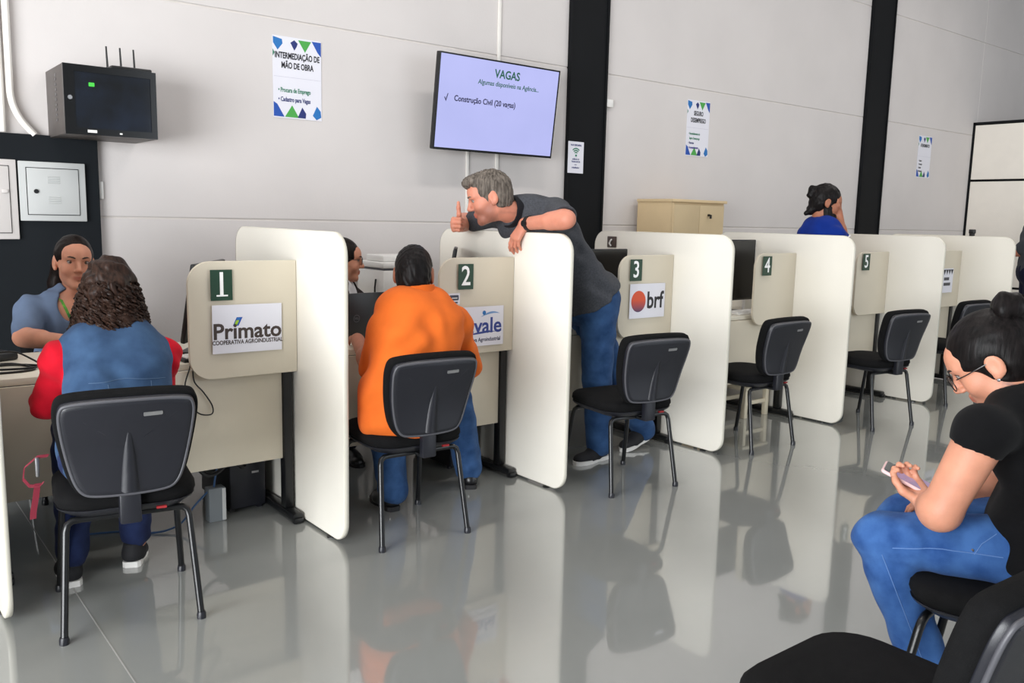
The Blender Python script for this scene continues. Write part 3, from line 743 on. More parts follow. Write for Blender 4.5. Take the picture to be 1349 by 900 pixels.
# red strap hanging from the bag side of chair 1
mat('red_strap', srgb(122, 26, 46), 0.7)
sm = []
pts = [(0.572, 3.32, 0.60), (0.535, 3.32, 0.60), (0.495, 3.32, 0.568), (0.488, 3.31, 0.53), (0.505, 3.30, 0.505), (0.535, 3.30, 0.50), (0.548, 3.30, 0.51)]
rs = thing('lanyard', 'red lanyard strap hanging beside the curly-haired person', 'strap', (0.54, 3.31, 0.60))
def ribbon(pts, w, dirv):
    mb = MB(); d = Vector(dirv).normalized()
    rings = [[Vector(p)-d*w/2, Vector(p)+d*w/2, Vector(p)+d*w/2+Vector((0.0, 0.002, 0.001)), Vector(p)-d*w/2+Vector((0.0, 0.002, 0.001))] for p in pts]
    return mb.loft(rings)
o_ = Vector((0.54, 3.31, 0.60))
obj('loop', ribbon([Vector(p)-o_ for p in pts], 0.011, (0.5, 0.2, 0.8)), 'red_strap', rs)
obj('tail', ribbon([Vector(p)-o_ for p in [(0.53, 3.30, 0.51), (0.522, 3.30, 0.46), (0.512, 3.30, 0.41), (0.51, 3.30, 0.385)]], 0.02, (1, 0, 0)), 'red_strap', rs)
obj('clip', box((-0.012, 0.0, -0.07), (0.0, 0.012, 0.0), 0.003), 'silver', rs)
# ------------------------------------------------------------------ organic surfaces: blended solids -> one closed mesh
def V3(*a): return np.array(a if len(a) > 1 else a[0], dtype=np.float32)
def unit(v): v = np.asarray(v, dtype=np.float64); return v/np.linalg.norm(v)
def frame(fwd, up):
    f = unit(fwd); u = np.asarray(up, float); r = unit(np.cross(f, u)); u = np.cross(r, f)
    return np.array([r, f, u])            # rows: right, forward, up
class Sdf:
    def __init__(s): s.ops = []
    def cap(s, a, b, ra, rb=None, k=0.02, flat=None, op='u'):
        rb = ra if rb is None else rb
        a = np.asarray(a, float); b = np.asarray(b, float); R = max(ra, rb)
        lo = np.minimum(a, b)-R; hi = np.maximum(a, b)+R
        s.ops.append((op, 'c', (a, b, ra, rb, flat), k, lo, hi)); return s
    def ell(s, c, r, F=None, k=0.02, op='u'):
        c = np.asarray(c, float); r = np.asarray(r, float); F = np.eye(3) if F is None else F
        m = r.max(); s.ops.append((op, 'e', (c, r, F), k, c-m, c+m)); return s
    def plane(s, p, n, k=0.004):          # removes everything on the +n side
        s.ops.append(('p', 'p', (np.asarray(p, float), unit(n)), k, None, None)); return s
    def chain(s, pts, rs, k=0.02, **kw):
        for i in range(len(pts)-1): s.cap(pts[i], pts[i+1], rs[i], rs[i+1], k, **kw)
        return s
    def grown(s, d):
        q = Sdf()
        for op, t, pr, k, lo, hi in s.ops:
            if op == 's': pr2 = pr; e = 0
            elif t == 'c': pr2 = (pr[0], pr[1], pr[2]+d, pr[3]+d, pr[4]); e = d
            elif t == 'e': pr2 = (pr[0], pr[1]+d, pr[2]); e = d
            else: pr2 = pr; e = 0
            q.ops.append((op, t, pr2, k, None if lo is None else lo-abs(e), None if hi is None else hi+abs(e)))
        return q
    def bounds(s):
        lo = np.min([o[4] for o in s.ops if o[0] == 'u'], axis=0); hi = np.max([o[5] for o in s.ops if o[0] == 'u'], axis=0)
        return lo, hi
    @staticmethod
    def dist(t, pr, X, Y, Z):
        if t == 'c':
            a, b, ra, rb, flat = pr
            px, py, pz = X-np.float32(a[0]), Y-np.float32(a[1]), Z-np.float32(a[2])
            d = (b-a); sc = 1.0
            if flat is not None:
                n, f = unit(flat[0]), flat[1]; sc = f
                q = (px*np.float32(n[0])+py*np.float32(n[1])+pz*np.float32(n[2]))*np.float32(1/f-1)
                px = px+q*np.float32(n[0]); py = py+q*np.float32(n[1]); pz = pz+q*np.float32(n[2])
                d = d+(d@n)*(1/f-1)*n
            L = max(float(d@d), 1e-10)
            h = np.clip((px*np.float32(d[0])+py*np.float32(d[1])+pz*np.float32(d[2]))/np.float32(L), 0, 1)
            qx, qy, qz = px-h*np.float32(d[0]), py-h*np.float32(d[1]), pz-h*np.float32(d[2])
            D = np.sqrt(qx*qx+qy*qy+qz*qz)-(np.float32(ra)+h*np.float32(rb-ra))
            return D*np.float32(0.5*(1+sc))
        if t == 'e':
            c, r, F = pr
            x, y, z = X-np.float32(c[0]), Y-np.float32(c[1]), Z-np.float32(c[2])
            l = [(x*np.float32(F[i][0])+y*np.float32(F[i][1])+z*np.float32(F[i][2])) for i in range(3)]
            k0 = np.sqrt(sum((l[i]/np.float32(r[i]))**2 for i in range(3)))
            k1 = np.sqrt(sum((l[i]/np.float32(r[i]**2))**2 for i in range(3)))+np.float32(1e-6)
            return k0*(k0-1)/k1
        p, n = pr
        return (X-np.float32(p[0]))*np.float32(n[0])+(Y-np.float32(p[1]))*np.float32(n[1])+(Z-np.float32(p[2]))*np.float32(n[2])
    def grid(s, lo, hi, h, noise=None):
        n = np.maximum(np.ceil((hi-lo)/h).astype(int)+1, 3)
        ax = [np.float32(lo[i])+np.arange(n[i], dtype=np.float32)*np.float32(h) for i in range(3)]
        D = np.full(n, 1.0, np.float32)
        for op, t, pr, k, l, u in s.ops:
            if l is None:
                i0 = [0, 0, 0]; i1 = list(n)
            else:
                mg = k+3*h+0.004
                i0 = [max(0, int((l[i]-mg-lo[i])/h)) for i in range(3)]; i1 = [min(n[i], int((u[i]+mg-lo[i])/h)+2) for i in range(3)]
                if any(i1[i] <= i0[i] for i in range(3)): continue
            sl = tuple(slice(i0[i], i1[i]) for i in range(3))
            X = ax[0][sl[0]][:, None, None]; Y = ax[1][sl[1]][None, :, None]; Z = ax[2][sl[2]][None, None, :]
            d = s.dist(t, pr, X, Y, Z)
            A = D[sl]
            k = np.float32(max(k, 1e-4))
            if op == 'u':
                g = np.maximum(k-np.abs(A-d), 0)/k; D[sl] = np.minimum(A, d)-g*g*k*np.float32(0.25)
            elif op == 's':
                d = -d; g = np.maximum(k-np.abs(A-d), 0)/k; D[sl] = np.maximum(A, d)+g*g*k*np.float32(0.25)
            else:
                g = np.maximum(k-np.abs(A-d), 0)/k; D[sl] = np.maximum(A, d)+g*g*k*np.float32(0.25)
        if noise is not None:
            D = D+noise(ax[0][:, None, None], ax[1][None, :, None], ax[2][None, None, :]).astype(np.float32)
        return D, ax
def surface(D, lo, h):
    """surface nets: one vertex per crossing cell, one quad per crossing edge"""
    S = D < 0
    nx, ny, nz = D.shape
    c = np.zeros((nx-1, ny-1, nz-1), np.int8)
    for dx in (0, 1):
        for dy in (0, 1):
            for dz in (0, 1): c += S[dx:nx-1+dx, dy:ny-1+dy, dz:nz-1+dz]
    act = np.argwhere((c > 0) & (c < 8))
    if len(act) == 0: return np.zeros((0, 3)), np.zeros((0, 4), int)
    idx = np.full(c.shape, -1, np.int32); idx[act[:, 0], act[:, 1], act[:, 2]] = np.arange(len(act))
    acc = np.zeros((len(act), 3)); cnt = np.zeros(len(act))
    cor = [(0, 0, 0), (1, 0, 0), (0, 1, 0), (1, 1, 0), (0, 0, 1), (1, 0, 1), (0, 1, 1), (1, 1, 1)]
    vals = [D[act[:, 0]+q[0], act[:, 1]+q[1], act[:, 2]+q[2]] for q in cor]
    for i in range(8):
        for j in range(i+1, 8):
            if sum(abs(cor[i][k]-cor[j][k]) for k in range(3)) != 1: continue
            m = (vals[i] < 0) != (vals[j] < 0)
            t = vals[i][m]/(vals[i][m]-vals[j][m])
            acc[m] += np.array(cor[i])+t[:, None]*(np.array(cor[j])-np.array(cor[i])); cnt[m] += 1
    P = lo+(act+acc/cnt[:, None])*h
    F = []
    for axn in range(3):
        a, b = [(1, 2), (2, 0), (0, 1)][axn]
        s0 = [slice(None)]*3; s1 = [slice(None)]*3
        s0[axn] = slice(0, -1); s1[axn] = slice(1, None)
        e = np.argwhere(S[tuple(s0)] != S[tuple(s1)])
        e = e[(e[:, a] > 0) & (e[:, b] > 0) & (e[:, a] < D.shape[a]-1) & (e[:, b] < D.shape[b]-1)]
        if len(e) == 0: continue
        ins = S[e[:, 0], e[:, 1], e[:, 2]]
        def at(da, db):
            q = e.copy(); q[:, a] -= da; q[:, b] -= db; return idx[q[:, 0], q[:, 1], q[:, 2]]
        Q = np.stack([at(1, 1), at(0, 1), at(0, 0), at(1, 0)], 1)
        Q[~ins] = Q[~ins][:, ::-1]
        F.append(Q)
    return P, np.concatenate(F)
def relax(P, F, it, lam=0.5):
    if it <= 0: return P
    E = np.concatenate([F[:, [0, 1]], F[:, [1, 2]], F[:, [2, 3]], F[:, [3, 0]]])
    deg = np.bincount(E.ravel(), minlength=len(P))[:, None]+1e-9
    for _ in range(it):
        A = np.zeros_like(P)
        for k in range(3):
            A[:, k] = np.bincount(E[:, 0], P[E[:, 1], k], len(P))+np.bincount(E[:, 1], P[E[:, 0], k], len(P))
        P = P+lam*(A/deg-P)
    return P
def sdf_mesh(name, s, h, fine=(), noise=None, smooth=1):
    """fine = [(lo, hi, h)] boxes that are meshed with smaller cells"""
    lo, hi = s.bounds(); lo = lo-3*h-0.01; hi = hi+3*h+0.01
    D, _ = s.grid(lo, hi, h, noise); P, F = surface(D, lo, h); P = relax(P, F, smooth)
    for flo, fhi, fh in fine:
        flo = np.maximum(np.asarray(flo, float), lo); fhi = np.minimum(np.asarray(fhi, float), hi)
        ins = np.all((P > flo+1.2*h) & (P < fhi-1.2*h), axis=1)
        F = F[~ins[F].all(axis=1)]
        D2, _ = s.grid(flo, fhi, fh, noise); P2, F2 = surface(D2, flo, fh); P2 = relax(P2, F2, smooth)
        F = np.concatenate([F, F2+len(P)]); P = np.concatenate([P, P2])
    used = np.unique(F); mp = np.full(len(P), -1); mp[used] = np.arange(len(used))
    P = P[used]; F = mp[F]
    return P, F
def raw_mesh(name, P, F, origin=(0, 0, 0), attr=None):
    me = bpy.data.meshes.new(name)
    P = P-np.asarray(origin, float)
    me.vertices.add(len(P)); me.vertices.foreach_set('co', P.astype(np.float32).ravel())
    nF = len(F); me.loops.add(nF*4); me.loops.foreach_set('vertex_index', F.astype(np.int32).ravel())
    me.polygons.add(nF); me.polygons.foreach_set('loop_start', np.arange(0, nF*4, 4, dtype=np.int32))
    me.polygons.foreach_set('loop_total', np.full(nF, 4, np.int32))
    me.polygons.foreach_set('use_smooth', np.ones(nF, bool))
    me.update(calc_edges=True); me.validate()
    if attr is not None:
        at = me.color_attributes.new('tint', 'FLOAT_COLOR', 'POINT')
        at.data.foreach_set('color', np.concatenate([attr, np.ones((len(attr), 1))], 1).astype(np.float32).ravel())
    return me
def folds(amp, freq, dirs, seed=0):
    rr = np.random.RandomState(seed); T = []
    for d in dirs:
        d = unit(d); T.append((d*freq*(0.8+0.4*rr.rand()), rr.rand()*6.28, rr.randn(3)*freq*0.22, rr.rand()*6.28))
    def f(X, Y, Z):
        o = 0
        for d, ph, w, p2 in T:
            warp = 1.6*np.sin(X*w[0]+Y*w[1]+Z*w[2]+p2)
            o = o+np.sin(X*d[0]+Y*d[1]+Z*d[2]+ph+warp)*(0.5+0.5*np.sin(X*w[1]*1.3+Y*w[2]*1.3+Z*w[0]*1.3+ph))
        return o*amp
    return f

# ------------------------------------------------------------------ people
def skin_mat(name, col):
    if name in MATS: return MATS[name]
    m = mat(name, col, 0.52, var=0.07, vscale=22, bump=0.10, bscale=260, sss=0.18, spec=0.4)
    nt = m.node_tree; b = nt.nodes['Principled BSDF']
    at = nt.nodes.new('ShaderNodeAttribute'); at.attribute_name = 'tint'
    mx = nt.nodes.new('ShaderNodeMix'); mx.data_type = 'RGBA'; mx.blend_type = 'MULTIPLY'; mx.inputs['Factor'].default_value = 1.0
    src = b.inputs['Base Color'].links[0].from_socket
    nt.links.new(src, mx.inputs[6]); nt.links.new(at.outputs['Color'], mx.inputs[7]); nt.links.new(mx.outputs[2], b.inputs['Base Color'])
    return m
def hair_mat(name, col, hi, rough=0.45, stretch=(90, 90, 8)):
    m = mat(name, col, rough, var=0.35, vscale=1.0, stretch=stretch, bump=0.5, bscale=1.0, spec=0.14, var2=hi)
    return m
def cloth_mat(name, col, weave=700, var=0.10, rough=0.88, var2=None, vscale=14):
    return mat(name, col, rough, var=var, vscale=vscale, bump=0.25, bscale=weave, sheen=0.03, spec=0.15, var2=var2)

def head_sdf(S, c, F, s=1.0, fem=False, beard=False):
    """head centred at c, frame rows right/forward/up"""
    def W(x, y, z): return np.asarray(c)+s*(F[0]*x+F[1]*y+F[2]*z)
    S.ell(W(0, -0.018, 0.032), np.array([0.077, 0.098, 0.094])*s, F, 0.03)
    jw = 0.056 if fem else 0.061
    S.ell(W(0, 0.028, -0.030), np.array([jw, 0.062, 0.082])*s, F, 0.035)
    S.ell(W(0, 0.055, 0.045), np.array([0.056, 0.042, 0.045])*s, F, 0.03)
    jx = 0.014 if fem else 0.026
    S.cap(W(-jx, 0.060, -0.088), W(jx, 0.060, -0.088), 0.020*s if fem else 0.022*s, k=0.03)
    S.ell(W(0, 0.075, -0.098), np.array([0.020, 0.016, 0.016])*s, F, 0.02)
    for q in (-1, 1):
        S.ell(W(q*0.040, 0.056, -0.026), np.array([0.026, 0.026, 0.028])*s, F, 0.025)
        S.ell(W(q*(0.040 if fem else 0.050), 0.008, -0.058 if fem else -0.062), np.array([0.015 if fem else 0.018, 0.032, 0.022])*s, F, 0.03)
        S.ell(W(q*0.032, 0.0985, 0.013), np.array([0.0165, 0.012, 0.0072])*s, F, 0.010, 's')
        S.cap(W(q*0.016, 0.088, 0.033), W(q*0.046, 0.074, 0.032), 0.009*s, 0.007*s, k=0.014)
    # nose
    S.cap(W(0, 0.088, 0.020), W(0, 0.108, -0.020), 0.008*s, 0.0115*s, k=0.012)
    S.ell(W(0, 0.109, -0.024), np.array([0.0105, 0.011, 0.009])*s, F, 0.008)
    for q in (-1, 1): S.ell(W(q*0.012, 0.098, -0.028), np.array([0.0075, 0.010, 0.0075])*s, F, 0.007)
    # lips
    S.chain([W(-0.022, 0.078, -0.057), W(0, 0.0905, -0.053), W(0.022, 0.078, -0.057)], [0.004*s, 0.0062*s, 0.004*s], k=0.008)
    S.chain([W(-0.020, 0.077, -0.062), W(0, 0.0885, -0.065), W(0.020, 0.077, -0.062)], [0.004*s, 0.0068*s, 0.004*s], k=0.008)
    # ears
    for q in (-1, 1):
        S.ell(W(q*0.080, -0.014, 0.000), np.array([0.010, 0.022, 0.033])*s, F, 0.010)
        S.ell(W(q*0.091, -0.010, 0.004), np.array([0.006, 0.012, 0.020])*s, F, 0.006, 's')
        S.ell(W(q*0.078, -0.004, -0.026), np.array([0.008, 0.010, 0.011])*s, F, 0.006)
    return W
def face_tint(P, W, c, F, s, lips=(0.74, 0.44, 0.44), stubble=None, base=None, cheek=(1.0, 0.90, 0.88)):
    L = ((P-np.asarray(c)) @ F.T)/s
    T = np.ones((len(P), 3))
    x, y, z = np.abs(L[:, 0]), L[:, 1], L[:, 2]
    near = (np.abs(L) < 0.14).all(1)
    def mixin(w, col): T[:] = T*(1-w[:, None])+np.array(col)*w[:, None]
    w = near*np.exp(-((x-0.042)/0.02)**2-((z+0.03)/0.02)**2-((y-0.065)/0.04)**2)*0.8
    mixin(w, cheek)
    w = near*np.exp(-(x/0.012)**4-((z+0.022)/0.014)**2-((y-0.112)/0.02)**2)*0.8; mixin(w, cheek)
    if stubble is not None:
        w = near*(1/(1+np.exp((z+0.030-0.25*np.maximum(0.05-y, 0))/0.007)))*(y > -0.01)*(1/(1+np.exp(-(y-0.0)/0.008)))*0.9
        w *= (z > -0.125)
        mixin(w, stubble)
    w = near*(y > 0.06)*np.exp(-(x/0.022)**4-((z+0.060)/0.0095)**4); mixin(w*0.9, lips)
    w = near*(y > 0.05)*np.exp(-((x-0.032)/0.018)**4-((z-0.013)/0.011)**4)*0.35; mixin(w, (0.8, 0.66, 0.62))
    return T
def eyes(parent, W, F, s, org, iris=(70, 50, 38), brow=(50, 38, 30), look=0.0, nm='', lid=None):
    ew = mat('eye_white', srgb(150, 138, 132), 0.35, var=0.0); im = mat('iris_'+nm, srgb(*iris), 0.2, var=0.0); bm_ = mat('brow_'+nm, srgb(*brow), 0.8, var=0.2, vscale=200)
    o = np.asarray(org)
    for q in (-1, 1):
        c = W(q*0.032, 0.0745, 0.013)-o
        def ball(cc, r, n=10, m=8):
            rings = [[tuple(cc+s*(F[0]*r*math.sin(math.pi*(i+.02)/(m+.04))*math.cos(2*math.pi*j/n)+F[1]*r*math.sin(math.pi*(i+.02)/(m+.04))*math.sin(2*math.pi*j/n)*1.0+F[2]*r*math.cos(math.pi*(i+.02)/(m+.04)))) for j in range(n)] for i in range(m+1)]
            return MB().loft(rings)
        e = obj('eye', ball(c, 0.0132), ew, parent)
        obj('iris', ball(c+s*(F[1]*0.0062+F[0]*look*0.004-F[2]*0.0005), 0.0080), im, e)
        # upper lid line and brow
        L_ = [tuple(W(q*(0.032+0.0135*math.cos(a)), 0.0905-0.010*abs(math.cos(a))**2+(-0.003 if q*math.cos(a)*q > 0 else 0), 0.0135+0.0065*math.sin(a))-o) for a in np.linspace(0.1, math.pi-0.1, 7)]
        obj('eyelash', MB().tube(L_, 0.0016*s, 5), bm_, parent)
        B = [tuple(W(q*x, y, z)-o) for x, y, z in ((0.014, 0.0985, 0.0305), (0.024, 0.0975, 0.034), (0.036, 0.0918, 0.0362), (0.048, 0.0812, 0.033))]
        obj('eyebrow', MB().tube(B, [0.003*s, 0.0038*s, 0.0034*s, 0.0016*s], 6), bm_, parent)
def hand_sdf(S, w, d, n, side, s=1.0, curls=(0.3, 0.3, 0.35, 0.4), thumb=None, spread=0.05, k=0.006):
    """w wrist, d along the hand, n palm normal (direction the palm faces), side: towards the thumb"""
    w = np.asarray(w, float); d = unit(d); n = np.asarray(n, float); n = unit(n-d*(n@d)); sd = np.cross(d, n); sd = sd if (sd@np.asarray(side, float)) > 0 else -sd
    offs = [0.029, 0.010, -0.010, -0.028]; Ls = [(0.043, 0.026, 0.020), (0.047, 0.029, 0.021), (0.044, 0.027, 0.020), (0.035, 0.021, 0.018)]; pl = [0.090, 0.093, 0.088, 0.080]
    tips = []
    for i in range(4):
        kn = w+s*(d*pl[i]+sd*offs[i]-n*0.003*(1 if i in (1, 2) else 0))
        S.cap(w+s*(sd*offs[i]*0.62+d*0.012), kn, 0.0150*s, 0.0115*s, k=0.016, flat=None)
        p = kn; a = 0.0; c = curls[i]; c = c if isinstance(c, (tuple, list)) else (c, c*1.15, c*0.8)
        base = unit(d+sd*spread*(1.5-i)*0.6)
        for j in range(3):
            a += c[j]
            v = base*math.cos(a)+n*math.sin(a)
            q = p+v*Ls[i][j]*s
            r = (0.0096, 0.0086, 0.0078, 0.0066)
            S.cap(p, q, r[j]*s*(0.9 if i == 3 else 1), r[j+1]*s*(0.9 if i == 3 else 1), k=k)
            p = q
        tips.append(p)
    # thumb leaves the side of the palm near its base
    t0 = w+s*(d*0.022+sd*0.022+n*0.008)
    if thumb is None: thumb = [(0.55, 0.75, 0.35), (0.85, 0.35, 0.35), (0.95, 0.1, 0.3)]
    p = t0; r = (0.0145, 0.0120, 0.0105, 0.0085); LL = (0.042, 0.034, 0.028)
    for j in range(3):
        v = unit(d*thumb[j][0]+sd*thumb[j][1]+n*thumb[j][2]); q = p+v*LL[j]*s
        S.cap(p, q, r[j]*s, r[j+1]*s, k=0.008); p = q
    return tips
def limb(S, a, b, ra, rb, bulge=0.0, at=0.35, k=0.02):
    a = np.asarray(a, float); b = np.asarray(b, float)
    S.cap(a, b, ra, rb, k)
    if bulge:
        m = a+(b-a)*at; S.cap(a+(b-a)*max(0, at-0.15), m, bulge, bulge, k)
LEV_M = [(0.0, .170, .118), (0.12, .172, .120), (0.25, .160, .114), (0.4, .150, .108), (0.55, .158, .114), (0.7, .172, .120), (0.84, .168, .108), (0.94, .130, .082), (1.0, .080, .062)]
LEV_F = [(0.0, .178, .120), (0.12, .178, .122), (0.25, .156, .108), (0.4, .138, .098), (0.55, .146, .106), (0.7, .156, .118), (0.84, .146, .098), (0.94, .112, .074), (1.0, .070, .056)]
def spine_at(sp, t):
    sp = [np.asarray(q, float) for q in sp]; n = len(sp)-1; u = min(t*n, n-1e-6); i = int(u); f = u-i
    p0, p1, p2, p3 = sp[max(i-1, 0)], sp[i], sp[i+1], sp[min(i+2, n)]
    return 0.5*((2*p1)+(-p0+p2)*f+(2*p0-5*p1+4*p2-p3)*f*f+(-p0+3*p1-3*p2+p3)*f**3)
from mathutils.bvhtree import BVHTree
def seams(part, org, paths, d, m, r=0.0014, n=24, name='seam'):
    """thread lines laid on the surface of a garment: paths of world points pushed along d until they meet it"""
    me = part.data; v = [q.co.copy() for q in me.vertices]; f = [tuple(q.vertices) for q in me.polygons]
    bv = BVHTree.FromPolygons(v, f); d = Vector(unit(d)); o = Vector(org)
    for path in paths:
        P_ = [Vector(q)-o for q in path]; pts = []
        for k in range(n+1):
            t = k/n*(len(P_)-1); i = min(int(t), len(P_)-2); q = P_[i].lerp(P_[i+1], t-i)
            h = bv.ray_cast(q-d*0.5, d)
            if h[0] is not None: pts.append(tuple(h[0]-d*0.0006))
        if len(pts) > 3: obj(name, MB().tube(pts, r, 5), m, part)
class Person:
    def __init__(s, label, base, spine, head, hf, hup=(0, 0, 1), g=1.0, hs=1.05, fem=False, right0=(1, 0, 0), right1=None, group=None, cat='person', name='person'):
        s.root = thing(name, label, cat, base, 0, group); s.o = np.asarray(base, float)
        s.sp = spine; s.g = g; s.fem = fem; s.hc = np.asarray(head, float); s.F = frame(hf, hup); s.hs = hs
        s.r0 = unit(right0); s.r1 = unit(right1 if right1 is not None else right0)
        s.lev = LEV_F if fem else LEV_M
        s.limbs = {}
    def torso(s, S, grow=0.0, k=0.02, lo=0.0, hi=1.0, fat=1.0, flare=0.0):
        L = s.lev; ts = np.linspace(lo, hi, 14)
        for t in ts:
            hw = np.interp(t, [q[0] for q in L], [q[1] for q in L])*s.g*fat+grow; hd = np.interp(t, [q[0] for q in L], [q[2] for q in L])*s.g*fat+grow
            if flare and t < 0.3: hw += flare*(1-max(t, 0)/0.3); hd += flare*(1-max(t, 0)/0.3)
            c = spine_at(s.sp, max(t, 0))+min(t, 0)*(np.asarray(s.sp[1], float)-s.sp[0])*3; r = unit(s.r0*(1-t)+s.r1*t); w = max(hw-hd, 0.01)
            S.cap(c-r*w, c+r*w, hd, hd, k)
    def shoulders(s, S, shL, shR, grow=0.0, r=0.050):
        nb = spine_at(s.sp, 0.97)
        for sh in (shL, shR):
            if sh is None: continue
            sh = np.asarray(sh, float)
            S.cap(nb, sh, 0.046*s.g+grow, r*0.92*s.g+grow, 0.03); S.ell(sh, np.array([1, 1, 1])*(0.055*s.g+grow), None, 0.025)
            S.cap(spine_at(s.sp, 0.80), sh, 0.060*s.g+grow, 0.044*s.g+grow, 0.03)
    def neck(s, S, r=0.052):
        nb = spine_at(s.sp, 0.95); hb = s.hc+s.hs*(s.F[1]*-0.028+s.F[2]*-0.062)
        S.cap(nb, hb, r*1.10*s.g, r*0.95*s.g, 0.035)
    def arm(s, S, sh, el, wr, grow=0.0, part='both', r=(0.049, 0.041, 0.029), upto=1.0, k=0.02):
        g = s.g; sh, el, wr = (np.asarray(q, float) for q in (sh, el, wr))
        if part in ('both', 'upper'):
            e = sh+(el-sh)*upto
            S.cap(sh, e, r[0]*g+grow, (r[0]+(r[1]-r[0])*upto)*g+grow, k)
        if part in ('both', 'lower'):
            S.cap(el, wr, r[1]*g+grow, r[2]*g+grow, k)
            S.cap(el+(wr-el)*0.12, el+(wr-el)*0.36, (r[1]+0.003)*g+grow, (r[1]+0.001)*g+grow, k)
    def leg(s, S, hip, kn, an, grow=0.0, r=(0.084, 0.060, 0.042), calf=True, k=0.015):
        g = s.g; hip, kn, an = (np.asarray(q, float) for q in (hip, kn, an))
        S.cap(hip, kn, r[0]*g+grow, r[1]*g+grow, k); S.cap(kn, an, r[1]*0.98*g+grow, r[2]*g+grow, k)
        if calf: S.cap(kn+(an-kn)*0.18, kn+(an-kn)*0.42, r[1]*0.96*g+grow, r[1]*0.86*g+grow, k)
    def add(s, name, S, m, h=0.007, fine=(), noise=None, smooth=1, tint=None, label=None, parent=None):
        P, F = sdf_mesh(name, S, h, fine, noise, smooth)
        a = tint(P) if tint else None
        return obj(name, raw_mesh(name, P, F, s.o, a), m, s.root if parent is None else parent, label=label)
    def W(s, x, y, z): return s.hc+s.hs*(s.F[0]*x+s.F[1]*y+s.F[2]*z)
    def hairbase(s, S, t=0.010, nape=-0.055, front=0.068, back=0.0):
        F, h = s.F, s.hs
        S.ell(s.W(0, -0.018-back, 0.034), np.array([0.077+t, 0.098+t, 0.094+t])*h, F, 0.02)
        S.ell(s.W(0, -0.040, -0.020), np.array([0.068+t*0.7, 0.066+t*0.7, 0.070])*h, F, 0.03)
        return S
    def carve_face(s, S, front=0.075, ears=True, side=0.028, nape=-0.06):
        F, h = s.F, s.hs
        # forehead and face
        S.ell(s.W(0, 0.125, front-0.125), np.array([0.088, 0.090, 0.125])*h, F, 0.010, 's')
        # sides in front of the ears
        for q in (-1, 1):
            S.ell(s.W(q*0.085, 0.066, -0.06), np.array([0.05, 0.060, 0.085])*h, F, 0.010, 's')
            if ears: S.ell(s.W(q*0.088, -0.010, -0.018), np.array([0.026, 0.026, 0.042])*h, F, 0.008, 's')
        S.plane(s.W(0, 0, nape), -s.F[2]+s.F[1]*0.25, 0.008)
        return S
def shoe(p, heel, toe, w=0.043, h=0.075, up=(0, 0, 1), m='black_leather', sole='sole_black', laces=None, ankle=None):
    """one shoe: upper and sole"""
    heel = np.asarray(heel, float); toe = np.asarray(toe, float); d = unit(toe-heel); u = np.asarray(up, float); u = unit(u-d*(u@d)); L = np.linalg.norm(toe-heel); r = np.cross(d, u)
    S = Sdf()
    S.cap(heel+d*w*0.9+u*0.045, heel+d*L*0.45+u*0.048, 0.038, 0.042, 0.03)
    S.cap(heel+d*L*0.40+u*0.036, toe-d*0.04+u*0.026, 0.042, 0.030, 0.03)
    S.cap(heel+d*L*0.22+u*0.05, heel+d*L*0.24+u*(h+0.02), 0.038, 0.036, 0.02)
    S.cap(heel+d*L*0.62+u*0.03-r*0.012, toe-d*0.05+u*0.026+r*0.012, 0.034, 0.030, 0.03)
    S.plane(heel+u*0.014, -u, 0.002); S.plane(heel+u*(h+0.022), u, 0.004)
    sh = p.add('shoe', S, m, 0.006)
    pts = []
    n = 20
    prof = [(0.0, 0.55), (0.06, 0.82), (0.2, 0.86), (0.4, 0.82), (0.62, 1.0), (0.80, 0.98), (0.93, 0.72), (1.0, 0.25)]
    side = [(t, v) for t, v in prof]
    ring = [heel+d*L*t+r*w*v for t, v in side]+[heel+d*L*t-r*w*v for t, v in side[::-1]]
    mb = MB().loft([[tuple(q-p.o) for q in ring], [tuple(q+u*0.024-p.o) for q in ring]])
    obj('sole', mb, sole, sh)
    if laces:
        for k in range(4):
            c = heel+d*L*(0.42+0.08*k)+u*(0.086-0.012*k)
            obj('lace', MB().tube([tuple(c-r*0.022-p.o), tuple(c+u*0.004-p.o), tuple(c+r*0.022-p.o)], 0.003, 5), laces, sh)
    return sh

SK1 = skin_mat('skin_warm', srgb(214, 160, 132)); SK2 = skin_mat('skin_ruddy', srgb(208, 138, 114)); SK3 = skin_mat('skin_tan', srgb(164, 106, 80)); SK4 = skin_mat('skin_olive', srgb(200, 140, 114)); SK5 = skin_mat('skin_light', srgb(218, 172, 150))
H_BLACK = hair_mat('hair_black', srgb(14, 12, 12), srgb(28, 24, 24)); H_BROWN = hair_mat('hair_brown', srgb(26, 17, 14), srgb(60, 42, 34)); H_GREY = hair_mat('hair_grey', srgb(70, 63, 57), srgb(128, 119, 110), 0.6)
H_DARK = hair_mat('hair_dark', srgb(18, 13, 12), srgb(36, 27, 24))
DENIM = cloth_mat('denim_blue', srgb(44, 66, 96), 900, var2=srgb(60, 86, 118), vscale=12)
DENIM_D = cloth_mat('denim_dark', srgb(26, 34, 66), 900, var2=srgb(36, 48, 84)); DENIM_L = cloth_mat('denim_bright', srgb(36, 70, 126), 900, var2=srgb(62, 100, 156), vscale=14)
DENIM_M = cloth_mat('denim_mid', srgb(36, 64, 104), 900, var2=srgb(58, 90, 134), vscale=12)
RED = cloth_mat('red_knit', srgb(186, 16, 36), 500); ORANGE = cloth_mat('orange_pique', srgb(216, 104, 38), 500, 0.05); ORANGE2 = cloth_mat('orange_collar', srgb(206, 96, 32), 500, 0.05)
GREY = cloth_mat('grey_melange', srgb(68, 70, 75), 300, 0.22, vscale=120); COLLAR = cloth_mat('black_collar', srgb(26, 26, 30), 500)
